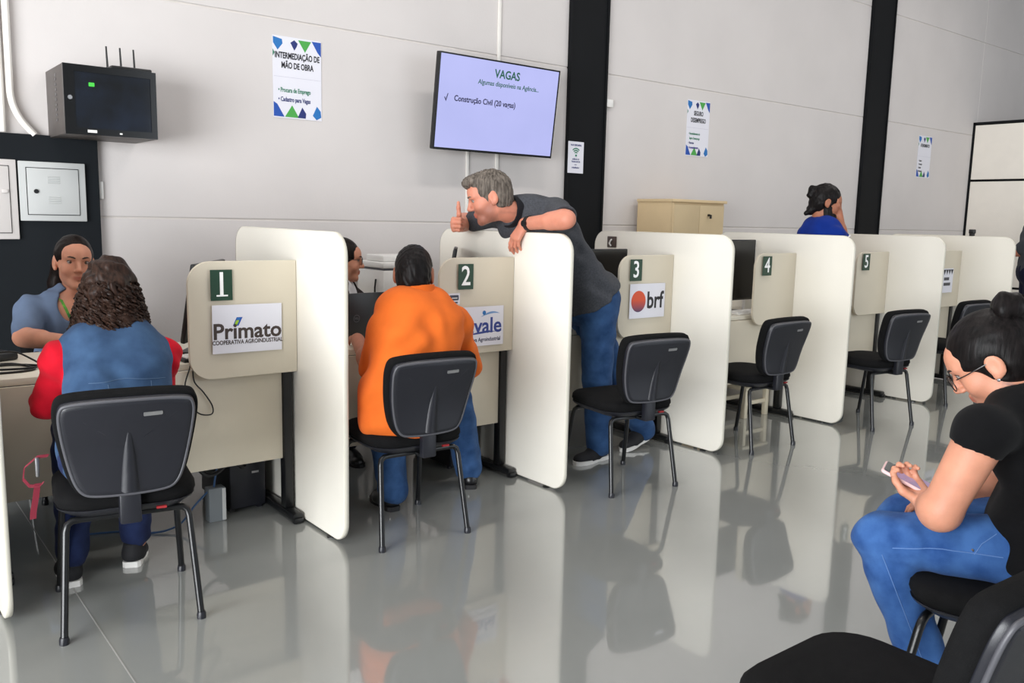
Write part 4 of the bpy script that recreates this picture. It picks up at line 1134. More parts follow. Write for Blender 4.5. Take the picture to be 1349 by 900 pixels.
BLUE = cloth_mat('royal_blue', srgb(10, 42, 124), 500); BLOUSE = cloth_mat('blouse_blue', srgb(98, 114, 140), 600, 0.08); BLACK = cloth_mat('black_tee', srgb(10, 10, 12), 600, 0.2)
BROWNC = cloth_mat('dark_cardigan', srgb(40, 32, 32), 500); WHITEC = cloth_mat('white_cloth', srgb(222, 222, 226), 500, 0.04); NAVY = cloth_mat('navy_cloth', srgb(24, 28, 52), 500); GREY2 = cloth_mat('grey_tee', srgb(70, 74, 80), 500)
mat('black_leather', srgb(20, 20, 22), 0.35, bump=0.1); mat('sole_black', srgb(26, 26, 28), 0.6); mat('sole_white', srgb(228, 226, 222), 0.5); mat('canvas_black', srgb(22, 22, 26), 0.8)

def seated_folds(seed, a=0.0035): return folds(a, 60, [(0.3, 0.2, 1), (1, 0.3, 0.6), (-0.8, 0.5, 0.9)], seed)

# ---- 1. curly-haired woman in denim vest -------------------------------------------------
def curly_woman():
    p = Person('person with dark curly hair in denim vest and red sleeves seated', (0.80, 3.27, 0.0),
               [(0.80, 3.225, 0.60), (0.805, 3.265, 0.72), (0.815, 3.34, 0.855), (0.822, 3.41, 0.995)], (0.840, 3.475, 1.140), (0.38, 0.92, -0.06), g=1.06, hs=1.10, fem=True, right0=(0.98, -0.12, 0), right1=(0.99, -0.06, 0))
    shL, shR = (0.645, 3.395, 0.925), (0.985, 3.375, 0.915)
    elL, wrL = (0.606, 3.50, 0.745), (0.70, 3.80, 0.838); elR, wrR = (1.020, 3.52, 0.745), (0.93, 3.80, 0.838)
    hips = ((0.715, 3.25, 0.60), (0.885, 3.225, 0.60)); kn = ((0.73, 3.69, 0.60), (0.95, 3.67, 0.60)); an = ((0.685, 3.60, 0.10), (0.94, 3.67, 0.10))
    S = Sdf(); p.torso(S); p.shoulders(S, shL, shR); p.neck(S, 0.048)
    p.arm(S, shL, elL, wrL); p.arm(S, shR, elR, wrR)
    for i in range(2): p.leg(S, hips[i], kn[i], an[i])
    head_sdf(S, p.hc, p.F, p.hs, True)
    hand_sdf(S, wrL, (0.35, 0.9, -0.05), (0, 0, -1), (1, 0, 0)); hand_sdf(S, wrR, (-0.35, 0.9, -0.05), (0, 0, -1), (-1, 0, 0))
    p.add('body', S, SK4, 0.007, [(p.hc-0.17, p.hc+0.17, 0.005)], tint=lambda P: face_tint(P, p.W, p.hc, p.F, p.hs))
    # red sleeves
    S = Sdf(); p.torso(S, 0.008, lo=0.5)
    for sh, el, wr in ((shL, elL, wrL), (shR, elR, wrR)):
        p.arm(S, sh, el, np.asarray(el)+(np.asarray(wr)-el)*0.85, 0.009)
    p.shoulders(S, shL, shR, 0.010)
    p.add('sleeves', S, RED, 0.007, noise=folds(0.0035, 75, [(0.1, 0.3, 1), (0.6, 0.2, 0.8)], 3))
    # denim vest
    S = Sdf(); p.torso(S, 0.024, lo=0.02); p.shoulders(S, np.asarray(shL)+[0.035, 0, 0.0], np.asarray(shR)+[-0.035, 0, 0.0], 0.022)
    for q, sh in ((-1, shL), (1, shR)):
        sh = np.asarray(sh); S.ell(sh+np.array([q*0.045, 0.02, -0.075]), (0.062, 0.12, 0.115), None, 0.012, 's')
    S.cap(spine_at(p.sp, 0.97), p.hc, 0.066, 0.066, 0.01, op='s')
    v = p.add('vest', S, DENIM, 0.007, noise=folds(0.0045, 42, [(0.4, 0.1, 1), (1, 0, 0.3)], 5))
    th = mat('denim_thread', srgb(70, 94, 124), 0.8); wt_ = mat('white_trim', srgb(206, 206, 210), 0.7)
    seams(v, p.o, [[(0.69, 3.3, 0.865), (0.81, 3.3, 0.875), (0.95, 3.3, 0.860)], [(0.745, 3.2, 0.86), (0.755, 3.2, 0.62)], [(0.890, 3.2, 0.86), (0.880, 3.2, 0.62)]], (0.0, 1, 0), th)
    # jeans
    S = Sdf(); p.torso(S, 0.016, lo=0.0, hi=0.22)
    for i in range(2): p.leg(S, hips[i], kn[i], np.asarray(an[i])+[0, 0, 0.02], 0.014)
    p.add('jeans', S, DENIM_D, 0.008, noise=folds(0.003, 60, [(0.2, 1, 0.5), (0.5, 0.4, 1)], 6))
    shoe(p, (0.672, 3.545, 0.0), (0.69, 3.785, 0.0), m='canvas_black', sole='sole_white', laces='sole_white')
    shoe(p, (0.905, 3.615, 0.0), (0.985, 3.79, 0.0), m='canvas_black', sole='sole_white', laces='sole_white')
    # hair: core and curls
    S = Sdf(); h = p.hs
    S.ell(p.W(0, -0.022, 0.036), np.array([0.084, 0.106, 0.101])*h, p.F, 0.03)
    S.ell(p.W(0.0, -0.06, -0.045), np.array([0.092, 0.072, 0.09])*h, p.F, 0.05)
    S.ell(p.W(0.0, -0.075, -0.098), np.array([0.112, 0.066, 0.058])*h, p.F, 0.04)
    S.ell(p.W(0, 0.13, -0.04), np.array([0.09, 0.10, 0.13])*h, p.F, 0.02, 's')
    hr = p.add('hair', S, H_BROWN, 0.007, noise=folds(0.006, 120, [(1, 0, 0.4), (0.2, 1, 0.8), (0.7, -0.5, 0.3), (0.1, 0.1, 1)], 9))
    rr = random.Random(5); mb = MB()
    for i in range(520):
        a = rr.uniform(-2.6, 2.6); zz = rr.uniform(-0.105, 0.06)
        x0 = math.sin(a); y0 = -math.cos(a)
        if y0 > 0.45: continue
        wz = np.interp(zz, [-0.12, -0.05, 0.03, 0.09], [0.126, 0.102, 0.088, 0.060]); dz = np.interp(zz, [-0.12, -0.05, 0.03, 0.09], [0.122, 0.112, 0.104, 0.07])
        st = np.array([x0*wz*0.98, -0.03+y0*dz*0.98, zz])
        L = rr.uniform(0.05, 0.105); turns = L/rr.uniform(0.026, 0.036); R = rr.uniform(0.007, 0.012); ph = rr.uniform(0, 6.28)
        pts = []
        n = 18
        out = np.array([x0, y0*0.8, 0]); tan = np.array([-y0, x0, 0])
        for k in range(n+1):
            t = k/n
            c = st+np.array([x0*0.022*t, y0*0.012*t, -L*t])+out*R*math.cos(ph+turns*6.28*t)+tan*R*math.sin(ph+turns*6.28*t)
            pts.append(tuple(p.W(*c)-p.o))
        mb.tube(pts, [0.0056*(1-0.55*(k/n)) for k in range(n+1)], 4, caps=False)
    obj('curls', mb, H_BROWN, hr, kind='stuff')
    obj('hair_clip', MB().tube([tuple(p.W(-0.03, -0.128, 0.022)-p.o), tuple(p.W(-0.018, -0.131, 0.020)-p.o)], 0.005, 8), 'silver', hr)
    return p

# ---- 2. man in orange shirt ----------------------------------------------------------------
def orange_man():
    p = Person('person with short black hair in orange polo shirt seated', (2.08, 3.38, 0.0),
               [(2.085, 3.345, 0.62), (2.115, 3.38, 0.75), (2.175, 3.44, 0.90), (2.212, 3.500, 1.032)], (2.222, 3.545, 1.182), (0.58, 0.81, -0.08), g=1.14, hs=1.12, right0=(0.99, -0.03, 0), right1=(0.99, -0.06, -0.06))
    shL, shR = (2.030, 3.465, 0.960), (2.405, 3.455, 0.945); elL, wrL = (1.995, 3.55, 0.745), (2.07, 3.83, 0.845); elR, wrR = (2.545, 3.53, 0.700), (2.515, 3.68, 0.61)
    hips = ((1.99, 3.37, 0.61), (2.19, 3.36, 0.61)); kn = ((2.13, 3.72, 0.59), (2.57, 3.70, 0.585)); an = ((2.165, 3.635, 0.10), (2.69, 3.72, 0.10))
    S = Sdf(); p.torso(S, fat=1.06); p.shoulders(S, shL, shR); p.neck(S, 0.056); p.arm(S, shL, elL, wrL); p.arm(S, shR, elR, wrR)
    for i in range(2): p.leg(S, hips[i], kn[i], an[i])
    head_sdf(S, p.hc, p.F, p.hs)
    hand_sdf(S, wrR, (0.0, 0.75, -0.2), (0.0, -0.2, -1), (-1, 0, 0), curls=(0.5, 0.5, 0.5, 0.5)); hand_sdf(S, wrL, (0.4, 0.9, -0.05), (0, 0, -1), (1, 0, 0))
    p.add('body', S, SK3, 0.007, [(p.hc-0.17, p.hc+0.17, 0.005), (np.array(wrR)-0.14, np.array(wrR)+0.14, 0.004)], tint=lambda P: face_tint(P, p.W, p.hc, p.F, p.hs))
    S = Sdf(); p.torso(S, 0.022, lo=-0.12, fat=1.06, flare=0.022); p.shoulders(S, shL, shR, 0.018)
    for sh, el, wr, up in ((shL, elL, wrL, 0.97), (shR, elR, wrR, 0.97)): p.arm(S, sh, el, wr, 0.017, 'upper', upto=up, r=(0.053, 0.046, 0.03))
    for el, sh in ((elL, shL), (elR, shR)):
        S.ell(np.asarray(el)+unit(np.asarray(el)-sh)*0.055, (0.05, 0.05, 0.05), None, 0.004, 's')
    S.cap(spine_at(p.sp, 0.98), p.hc, 0.066, 0.066, 0.008, op='s')
    sh_ = p.add('polo_shirt', S, ORANGE, 0.007, noise=folds(0.0062, 36, [(0.3, 0.1, 1), (1, 0.2, 0.5), (-0.7, 0.2, 0.9)], 11))
    S = Sdf(); nb = spine_at(p.sp, 0.985); ax = unit(p.hc-nb-p.F[1]*0.03)
    S.cap(nb+ax*0.03, nb+ax*0.095, 0.108, 0.096, 0.01); S.cap(nb-ax*0.1, nb+ax*0.2, 0.084, 0.084, 0.006, op='s'); S.plane(nb+ax*0.106, ax, 0.004)
    p.add('collar', S, ORANGE2, 0.005, parent=sh_)
    S = Sdf(); p.torso(S, 0.016, lo=0.0, hi=0.2)
    for i in range(2): p.leg(S, hips[i], kn[i], np.asarray(an[i])+[0, 0, 0.0], 0.018, r=(0.084, 0.062, 0.052), calf=False)
    p.add('jeans', S, DENIM_M, 0.008, noise=folds(0.004, 55, [(0.2, 1, 0.5), (0.5, 0.4, 1)], 12))
    shoe(p, (2.145, 3.585, 0.0), (2.16, 3.83, 0.0)); shoe(p, (2.66, 3.655, 0.0), (2.78, 3.86, 0.0))
    S = Sdf(); p.hairbase(S, 0.004); p.carve_face(S, 0.07, nape=-0.042)
    for q in (-1, 1): S.ell(p.W(q*0.092, -0.018, 0.0), np.array([0.026, 0.034, 0.046])*p.hs, p.F, 0.006, 's')
    p.add('hair', S, H_BLACK, 0.005, noise=folds(0.0016, 260, [(1, 0, 0.4), (0.2, 1, 0.8), (0.7, -0.5, 0.3)], 13))

# ---- 3. man leaning over the partition -----------------------------------------------------
def leaning_man():
    p = Person('person with grey hair in grey polo leaning over the partition giving thumbs up', (3.60, 3.74, 0.0),
               [(3.565, 3.75, 0.985), (3.425, 3.75, 1.15), (3.235, 3.77, 1.36), (3.085, 3.80, 1.505)], (2.885, 3.83, 1.572), (-0.76, 0.52, -0.33), hup=(-0.25, 0.1, 1), g=1.12, hs=1.14, right0=(-0.15, 0.99, 0), right1=(-0.42, 0.90, -0.05))
    shL, shR = (3.205, 3.650, 1.505), (3.075, 3.985, 1.485)
    elL, wrL = (3.045, 3.375, 1.465), (3.020, 3.685, 1.435); elR, wrR = (2.975, 4.20, 1.435), (2.870, 4.09, 1.415)
    hips = ((3.575, 3.65, 0.955), (3.605, 3.85, 0.955)); kn = ((3.585, 3.655, 0.52), (3.86, 3.885, 0.53)); an = ((3.655, 3.685, 0.10), (4.12, 3.755, 0.12))
    kn = ((3.585, 3.655, 0.52), (3.80, 3.72, 0.53))
    S = Sdf(); p.torso(S, fat=0.99); p.shoulders(S, shL, shR); p.neck(S, 0.060); p.arm(S, shL, elL, wrL, r=(0.050, 0.042, 0.031)); p.arm(S, shR, elR, wrR, r=(0.050, 0.042, 0.031))
    for i in range(2): p.leg(S, hips[i], kn[i], an[i])
    head_sdf(S, p.hc, p.F, p.hs)
    hand_sdf(S, wrL, (-0.30, 0.42, -0.80), (0.85, 0.1, -0.45), (-0.4, 0.8, 0.3), s=1.08, curls=((0.35, 0.25, 0.2), (0.45, 0.35, 0.25), (0.55, 0.4, 0.3), (0.6, 0.45, 0.3)), spread=0.08)
    fist = ((1.35, 1.6, 1.0),)*4
    hand_sdf(S, wrR, (-0.62, -0.40, 0.05), (0.42, -0.85, 0.0), (0, 0, 1), s=1.08, curls=fist, thumb=[(0.55, 0.8, 0.1), (0.15, 1.0, -0.1), (-0.1, 1.0, -0.1)])
    st = (0.52, 0.51, 0.53)
    p.add('body', S, SK2, 0.007, [(p.hc-0.18, p.hc+0.18, 0.0042), ((2.66, 3.90, 1.28), (2.94, 4.16, 1.60), 0.0032), ((2.88, 3.60, 1.20), (3.10, 3.86, 1.50), 0.0032)],
          tint=lambda P: face_tint(P, p.W, p.hc, p.F, p.hs, stubble=st))
    eyes(p.root, p.W, p.F, p.hs, p.o, brow=(96, 84, 74), nm='grey')
    S = Sdf(); p.torso(S, 0.020, lo=0.0, fat=1.0, flare=0.032); p.shoulders(S, shL, shR, 0.018)
    p.arm(S, shL, elL, wrL, 0.022, 'upper', upto=0.78); p.arm(S, shR, elR, wrR, 0.020, 'upper', upto=0.70)
    ax = unit(np.asarray(p.sp[1])-p.sp[0]); S.plane(np.asarray(p.sp[0])+ax*0.035, -ax, 0.004)
    for el, sh, f in ((elL, shL, 0.76), (elR, shR, 0.68)):
        sh = np.asarray(sh); el = np.asarray(el); c = sh+(el-sh)*f; S.ell(c+unit(el-sh)*0.075, (0.075, 0.075, 0.075), None, 0.004, 's')
    S.cap(spine_at(p.sp, 0.95), p.hc, 0.068, 0.07, 0.008, op='s')
    po = p.add('polo_shirt', S, GREY, 0.007, noise=folds(0.0058, 40, [(1, 0.1, 0.6), (0.4, 0.5, 1), (-0.7, 0.2, 0.9)], 21))
    S = Sdf(); nb = spine_at(p.sp, 0.93); hb = p.W(0, -0.03, -0.07); ax = unit(hb-nb)
    S.cap(nb+ax*0.035, nb+ax*0.095, 0.100, 0.090, 0.01); S.cap(nb-ax*0.1, nb+ax*0.25, 0.078, 0.075, 0.006, op='s'); S.plane(nb+ax*0.115, ax, 0.004)
    p.add('collar', S, COLLAR, 0.005, parent=po)
    S = Sdf(); p.torso(S, 0.018, lo=0.0, hi=0.10)
    for i in range(2): p.leg(S, hips[i], kn[i], np.asarray(an[i]), 0.018, r=(0.086, 0.064, 0.056), calf=False)
    p.add('jeans', S, DENIM_M, 0.008, noise=folds(0.004, 50, [(0.2, 0.3, 1), (0.6, 0.4, 0.8)], 22))
    shoe(p, (3.735, 3.70, 0.0), (3.445, 3.675, 0.0), w=0.048, m='canvas_black', sole='sole_white', laces='sole_white')
    s2 = shoe(p, (4.165, 3.765, 0.045), (3.90, 3.73, 0.0), w=0.046, m='canvas_black', sole='sole_white', up=(0.1, 0, 1))
    # hair with short quiff
    S = Sdf(); p.hairbase(S, 0.006); S.ell(p.W(0, 0.050, 0.105), np.array([0.055, 0.050, 0.026])*p.hs, p.F, 0.03); S.ell(p.W(0, 0.085, 0.094), np.array([0.042, 0.020, 0.020])*p.hs, p.F, 0.02)
    S.ell(p.W(0, 0.140, -0.048), np.array([0.090, 0.082, 0.130])*p.hs, p.F, 0.010, 's')
    for q in (-1, 1):
        S.ell(p.W(q*0.085, 0.066, -0.06), np.array([0.05, 0.060, 0.095])*p.hs, p.F, 0.010, 's'); S.ell(p.W(q*0.088, -0.010, -0.022), np.array([0.026, 0.026, 0.044])*p.hs, p.F, 0.008, 's')
    S.plane(p.W(0, 0, -0.050), -p.F[2]+p.F[1]*0.25, 0.008)
    p.add('hair', S, H_GREY, 0.005, noise=folds(0.0022, 240, [(1, 0, 0.4), (0.2, 1, 0.8), (0.7, -0.5, 0.3)], 23))
    # watch on the near wrist
    w0 = np.asarray(wrL); d = unit(np.asarray(wrL)-elL); c = w0-d*0.035; a1 = unit(np.cross(d, (0, 0, 1))); a2 = np.cross(d, a1)
    wt = obj('watch', MB().loft([[tuple(c+d*e+(a1*math.cos(2*math.pi*k/18)+a2*math.sin(2*math.pi*k/18))*0.0415-p.o) for k in range(18)] for e in (-0.012, 0.012)]), 'sole_black', p.root)
    obj('watch_face', MB().tube([tuple(c-a1*0.036-p.o), tuple(c-a1*0.047-p.o)], 0.018, 14), 'screen_black', wt)

# ---- 4. clerk in blue blouse ---------------------------------------------------------------
def blouse_clerk():
    p = Person('person in pale blue puff-sleeve blouse with green lanyard behind first desk', (1.0, 4.92, 0.0),
               [(1.0, 4.93, 0.60), (0.995, 4.92, 0.74), (1.0, 4.90, 0.865), (1.0, 4.885, 1.005)], (1.002, 4.85, 1.186), (-0.02, -0.99, -0.03), hup=(0.06, 0, 1), g=1.06, hs=1.10, fem=True, right0=(-1, 0, 0))
    shR, shL = (0.815, 4.885, 0.945), (1.175, 4.885, 0.945); elR, wrR = (0.735, 4.74, 0.835), (0.90, 4.46, 0.838); elL, wrL = (1.24, 4.74, 0.835), (1.10, 4.46, 0.838)
    S = Sdf(); p.torso(S); p.shoulders(S, shL, shR); p.neck(S, 0.047); p.arm(S, shL, elL, wrL); p.arm(S, shR, elR, wrR)
    for q in (-1, 1): p.leg(S, (1.0+q*0.09, 4.90, 0.60), (1.0+q*0.12, 4.48, 0.58), (1.0+q*0.12, 4.52, 0.09))
    head_sdf(S, p.hc, p.F, p.hs, True)
    hand_sdf(S, wrR, (0.5, -0.8, -0.02), (0, 0, -1), (1, 0, 0)); hand_sdf(S, wrL, (-0.5, -0.8, -0.02), (0, 0, -1), (-1, 0, 0))
    p.add('body', S, SK4, 0.007, [(p.hc-0.17, p.hc+0.17, 0.0042)], tint=lambda P: face_tint(P, p.W, p.hc, p.F, p.hs, lips=(0.72, 0.44, 0.46)))
    eyes(p.root, p.W, p.F, p.hs, p.o, brow=(60, 44, 36), nm='clerk')
    S = Sdf(); p.torso(S, 0.016, lo=0.0); p.shoulders(S, shL, shR, 0.014)
    for sh, el, wr, q in ((shL, elL, wrL, 1), (shR, elR, wrR, -1)):
        sh = np.asarray(sh); el = np.asarray(el)
        S.cap(sh+[q*0.015, 0, 0.005], sh+(el-sh)*0.60, 0.078, 0.070, 0.03); S.cap(sh+(el-sh)*0.62, sh+(el-sh)*0.84, 0.055, 0.054, 0.012)
        S.ell(sh+(el-sh)*1.10, (0.045, 0.045, 0.045), None, 0.004, 's')
    S.ell(p.W(0, 0.055, -0.185), np.array([0.075, 0.10, 0.085])*p.hs, p.F, 0.01, 's'); S.cap(spine_at(p.sp, 0.97), p.hc, 0.062, 0.062, 0.008, op='s')
    p.add('blouse', S, BLOUSE, 0.007, noise=folds(0.004, 80, [(1, 0.1, 0.25), (0.8, 0.5, 0.2), (0.9, -0.4, 0.3)], 31))
    S = Sdf()
    for q in (-1, 1): p.leg(S, (1.0+q*0.09, 4.90, 0.60), (1.0+q*0.12, 4.48, 0.58), (1.0+q*0.12, 4.52, 0.11), 0.014)
    p.torso(S, 0.012, lo=0, hi=0.2)
    p.add('trousers', S, NAVY, 0.011)
    for q in (-1, 1): shoe(p, (1.0+q*0.12, 4.57, 0), (1.0+q*0.13, 4.33, 0))
    # hair: centre parting, tucked behind the ears, falling on the back
    S = Sdf(); p.hairbase(S, 0.006)
    S.ell(p.W(0, 0.118, -0.026), np.array([0.074, 0.078, 0.118])*p.hs, p.F, 0.016, 's')
    for q in (-1, 1):
        S.ell(p.W(q*0.088, 0.040, -0.050), np.array([0.034, 0.055, 0.075])*p.hs, p.F, 0.012, 's')
        S.ell(p.W(q*0.092, -0.008, -0.008), np.array([0.022, 0.024, 0.036])*p.hs, p.F, 0.006, 's')
    S.chain([p.W(-0.05, -0.05, -0.02), p.W(-0.062, -0.055, -0.10), p.W(-0.085, -0.045, -0.17), p.W(-0.075, 0.0, -0.225)], [0.040*p.hs, 0.036*p.hs, 0.028*p.hs, 0.014], k=0.02)
    S.chain([p.W(0.05, -0.05, -0.02), p.W(0.060, -0.065, -0.10), p.W(0.07, -0.075, -0.22)], [0.040*p.hs, 0.036*p.hs, 0.022], k=0.02)
    S.chain([p.W(0.0, -0.08, 0.0), p.W(0.0, -0.085, -0.10), p.W(0.0, -0.10, -0.24)], [0.05*p.hs, 0.045*p.hs, 0.03], k=0.03)
    p.add('hair', S, H_DARK, 0.006, noise=folds(0.0012, 220, [(1, 0, 0.1), (0.8, 0.6, 0.05)], 33))
    ln = mat('lanyard_green', srgb(40, 120, 60), 0.7, var=0.25, vscale=40, var2=srgb(110, 190, 60))
    pts = [p.W(-0.062, -0.01, -0.155), p.W(-0.062, 0.055, -0.165), p.W(-0.052, 0.100, -0.195), p.W(-0.030, 0.118, -0.25), p.W(-0.005, 0.12, -0.34)]
    obj('lanyard', ribbon([tuple(q-p.o) for q in pts], 0.018, tuple(p.F[0]*0.9-p.F[2]*0.3)), ln, p.root)
    pts = [p.W(0.062, -0.01, -0.155), p.W(0.062, 0.055, -0.165), p.W(0.052, 0.100, -0.195), p.W(0.030, 0.118, -0.25), p.W(-0.005, 0.12, -0.34)]
    obj('lanyard', ribbon([tuple(q-p.o) for q in pts], 0.018, tuple(p.F[0]*0.9+p.F[2]*0.3)), ln, p.root)

def glasses(p, m='black_steel', rx=0.024, rz=0.019, y=0.106, wire=0.0018, z=0.008):
    gl = mat('lens_glass', (0.9, 0.93, 0.95), 0.05, var=0, alpha=0.18, spec=0.8)
    w = lambda a, b, c: tuple(p.W(a, b, c)-p.o)
    fr_ = MB()
    lens = []
    for q in (-1, 1):
        R_ = [w(q*0.032+rx*math.cos(2*math.pi*k/20), y-0.10*((q*0.032+rx*math.cos(2*math.pi*k/20))**2)*8, z+rz*math.sin(2*math.pi*k/20)) for k in range(21)]
        fr_.tube(R_, wire*p.hs, 5, caps=False); lens.append(R_[:-1])
        fr_.tube([w(q*(0.032+rx), y-0.022, z+0.006), w(q*0.080, 0.055, z+0.008), w(q*0.084, 0.0, z+0.010), w(q*0.082, -0.030, z-0.008)], wire*p.hs, 5)
    fr_.tube([w(-0.009, y-0.001, z+0.004), w(0, y+0.001, z+0.007), w(0.009, y-0.001, z+0.004)], wire*p.hs, 5)
    g = obj('glasses', fr_, m, p.root)
    for R_ in lens:
        obj('lens', MB().add(R_, [tuple(range(20))]), gl, g, smooth=False)
    return g

# ---- 5. clerk with glasses behind the second desk -----------------------------------------
def glasses_clerk():
    p = Person('person with glasses in dark cardigan and white blouse behind second desk', (2.50, 4.98, 0.0),
               [(2.50, 4.98, 0.60), (2.50, 4.97, 0.74), (2.51, 4.95, 0.88), (2.52, 4.93, 1.02)], (2.555, 4.90, 1.175), (0.88, -0.46, -0.08), g=1.04, hs=1.08, fem=True, right0=(-0.7, -0.7, 0))
    shR, shL = (2.40, 4.80, 0.955), (2.655, 5.05, 0.955); elR, wrR = (2.40, 4.66, 0.83), (2.50, 4.46, 0.838); elL, wrL = (2.76, 4.82, 0.84), (2.72, 4.47, 0.838)
    S = Sdf(); p.torso(S); p.shoulders(S, shL, shR); p.neck(S, 0.047); p.arm(S, shL, elL, wrL); p.arm(S, shR, elR, wrR)
    head_sdf(S, p.hc, p.F, p.hs, True)
    for q in (-1, 1): p.leg(S, (2.50+q*0.09, 4.95, 0.60), (2.5+q*0.12, 4.50, 0.58), (2.5+q*0.12, 4.53, 0.09))
    hand_sdf(S, wrR, (0.3, -0.9, -0.02), (0, 0, -1), (1, 0, 0)); hand_sdf(S, wrL, (-0.5, -0.8, -0.02), (0, 0, -1), (-1, 0, 0))
    p.add('body', S, SK4, 0.008, [(p.hc-0.17, p.hc+0.17, 0.005)], tint=lambda P: face_tint(P, p.W, p.hc, p.F, p.hs))
    eyes(p.root, p.W, p.F, p.hs, p.o, nm='clerk2', brow=(50, 38, 32))
    glasses(p)
    S = Sdf(); p.torso(S, 0.012, lo=0.3); S.cap(spine_at(p.sp, 0.97), p.hc, 0.058, 0.058, 0.008, op='s'); p.add('blouse', S, WHITEC, 0.008, noise=seated_folds(41))
    S = Sdf(); p.torso(S, 0.022, lo=0.0); p.shoulders(S, shL, shR, 0.016); p.arm(S, shL, elL, wrL, 0.016); p.arm(S, shR, elR, wrR, 0.016)
    fd = unit(np.cross((0, 0, 1), p.r0)); c = spine_at(p.sp, 0.75)
    S.ell(c+fd*0.13, (0.075, 0.075, 0.22), None, 0.01, 's'); S.cap(spine_at(p.sp, 0.97), p.hc, 0.066, 0.066, 0.008, op='s')
    p.add('cardigan', S, BROWNC, 0.008, noise=seated_folds(42))
    S = Sdf(); p.torso(S, 0.012, lo=0, hi=0.2)
    for q in (-1, 1): p.leg(S, (2.50+q*0.09, 4.95, 0.60), (2.5+q*0.12, 4.50, 0.58), (2.5+q*0.12, 4.53, 0.11), 0.014)
    p.add('trousers', S, NAVY, 0.011)
    for q in (-1, 1): shoe(p, (2.5+q*0.12, 4.58, 0), (2.5+q*0.13, 4.34, 0))
    S = Sdf(); p.hairbase(S, 0.009); p.carve_face(S, 0.074, nape=-0.06); S.ell(p.W(0, -0.135, 0.02), np.array([0.04, 0.035, 0.04])*p.hs, p.F, 0.02)
    p.add('hair', S, H_DARK, 0.006, noise=folds(0.001, 220, [(1, 0, 0.1), (0.8, 0.6, 0.05)], 43))

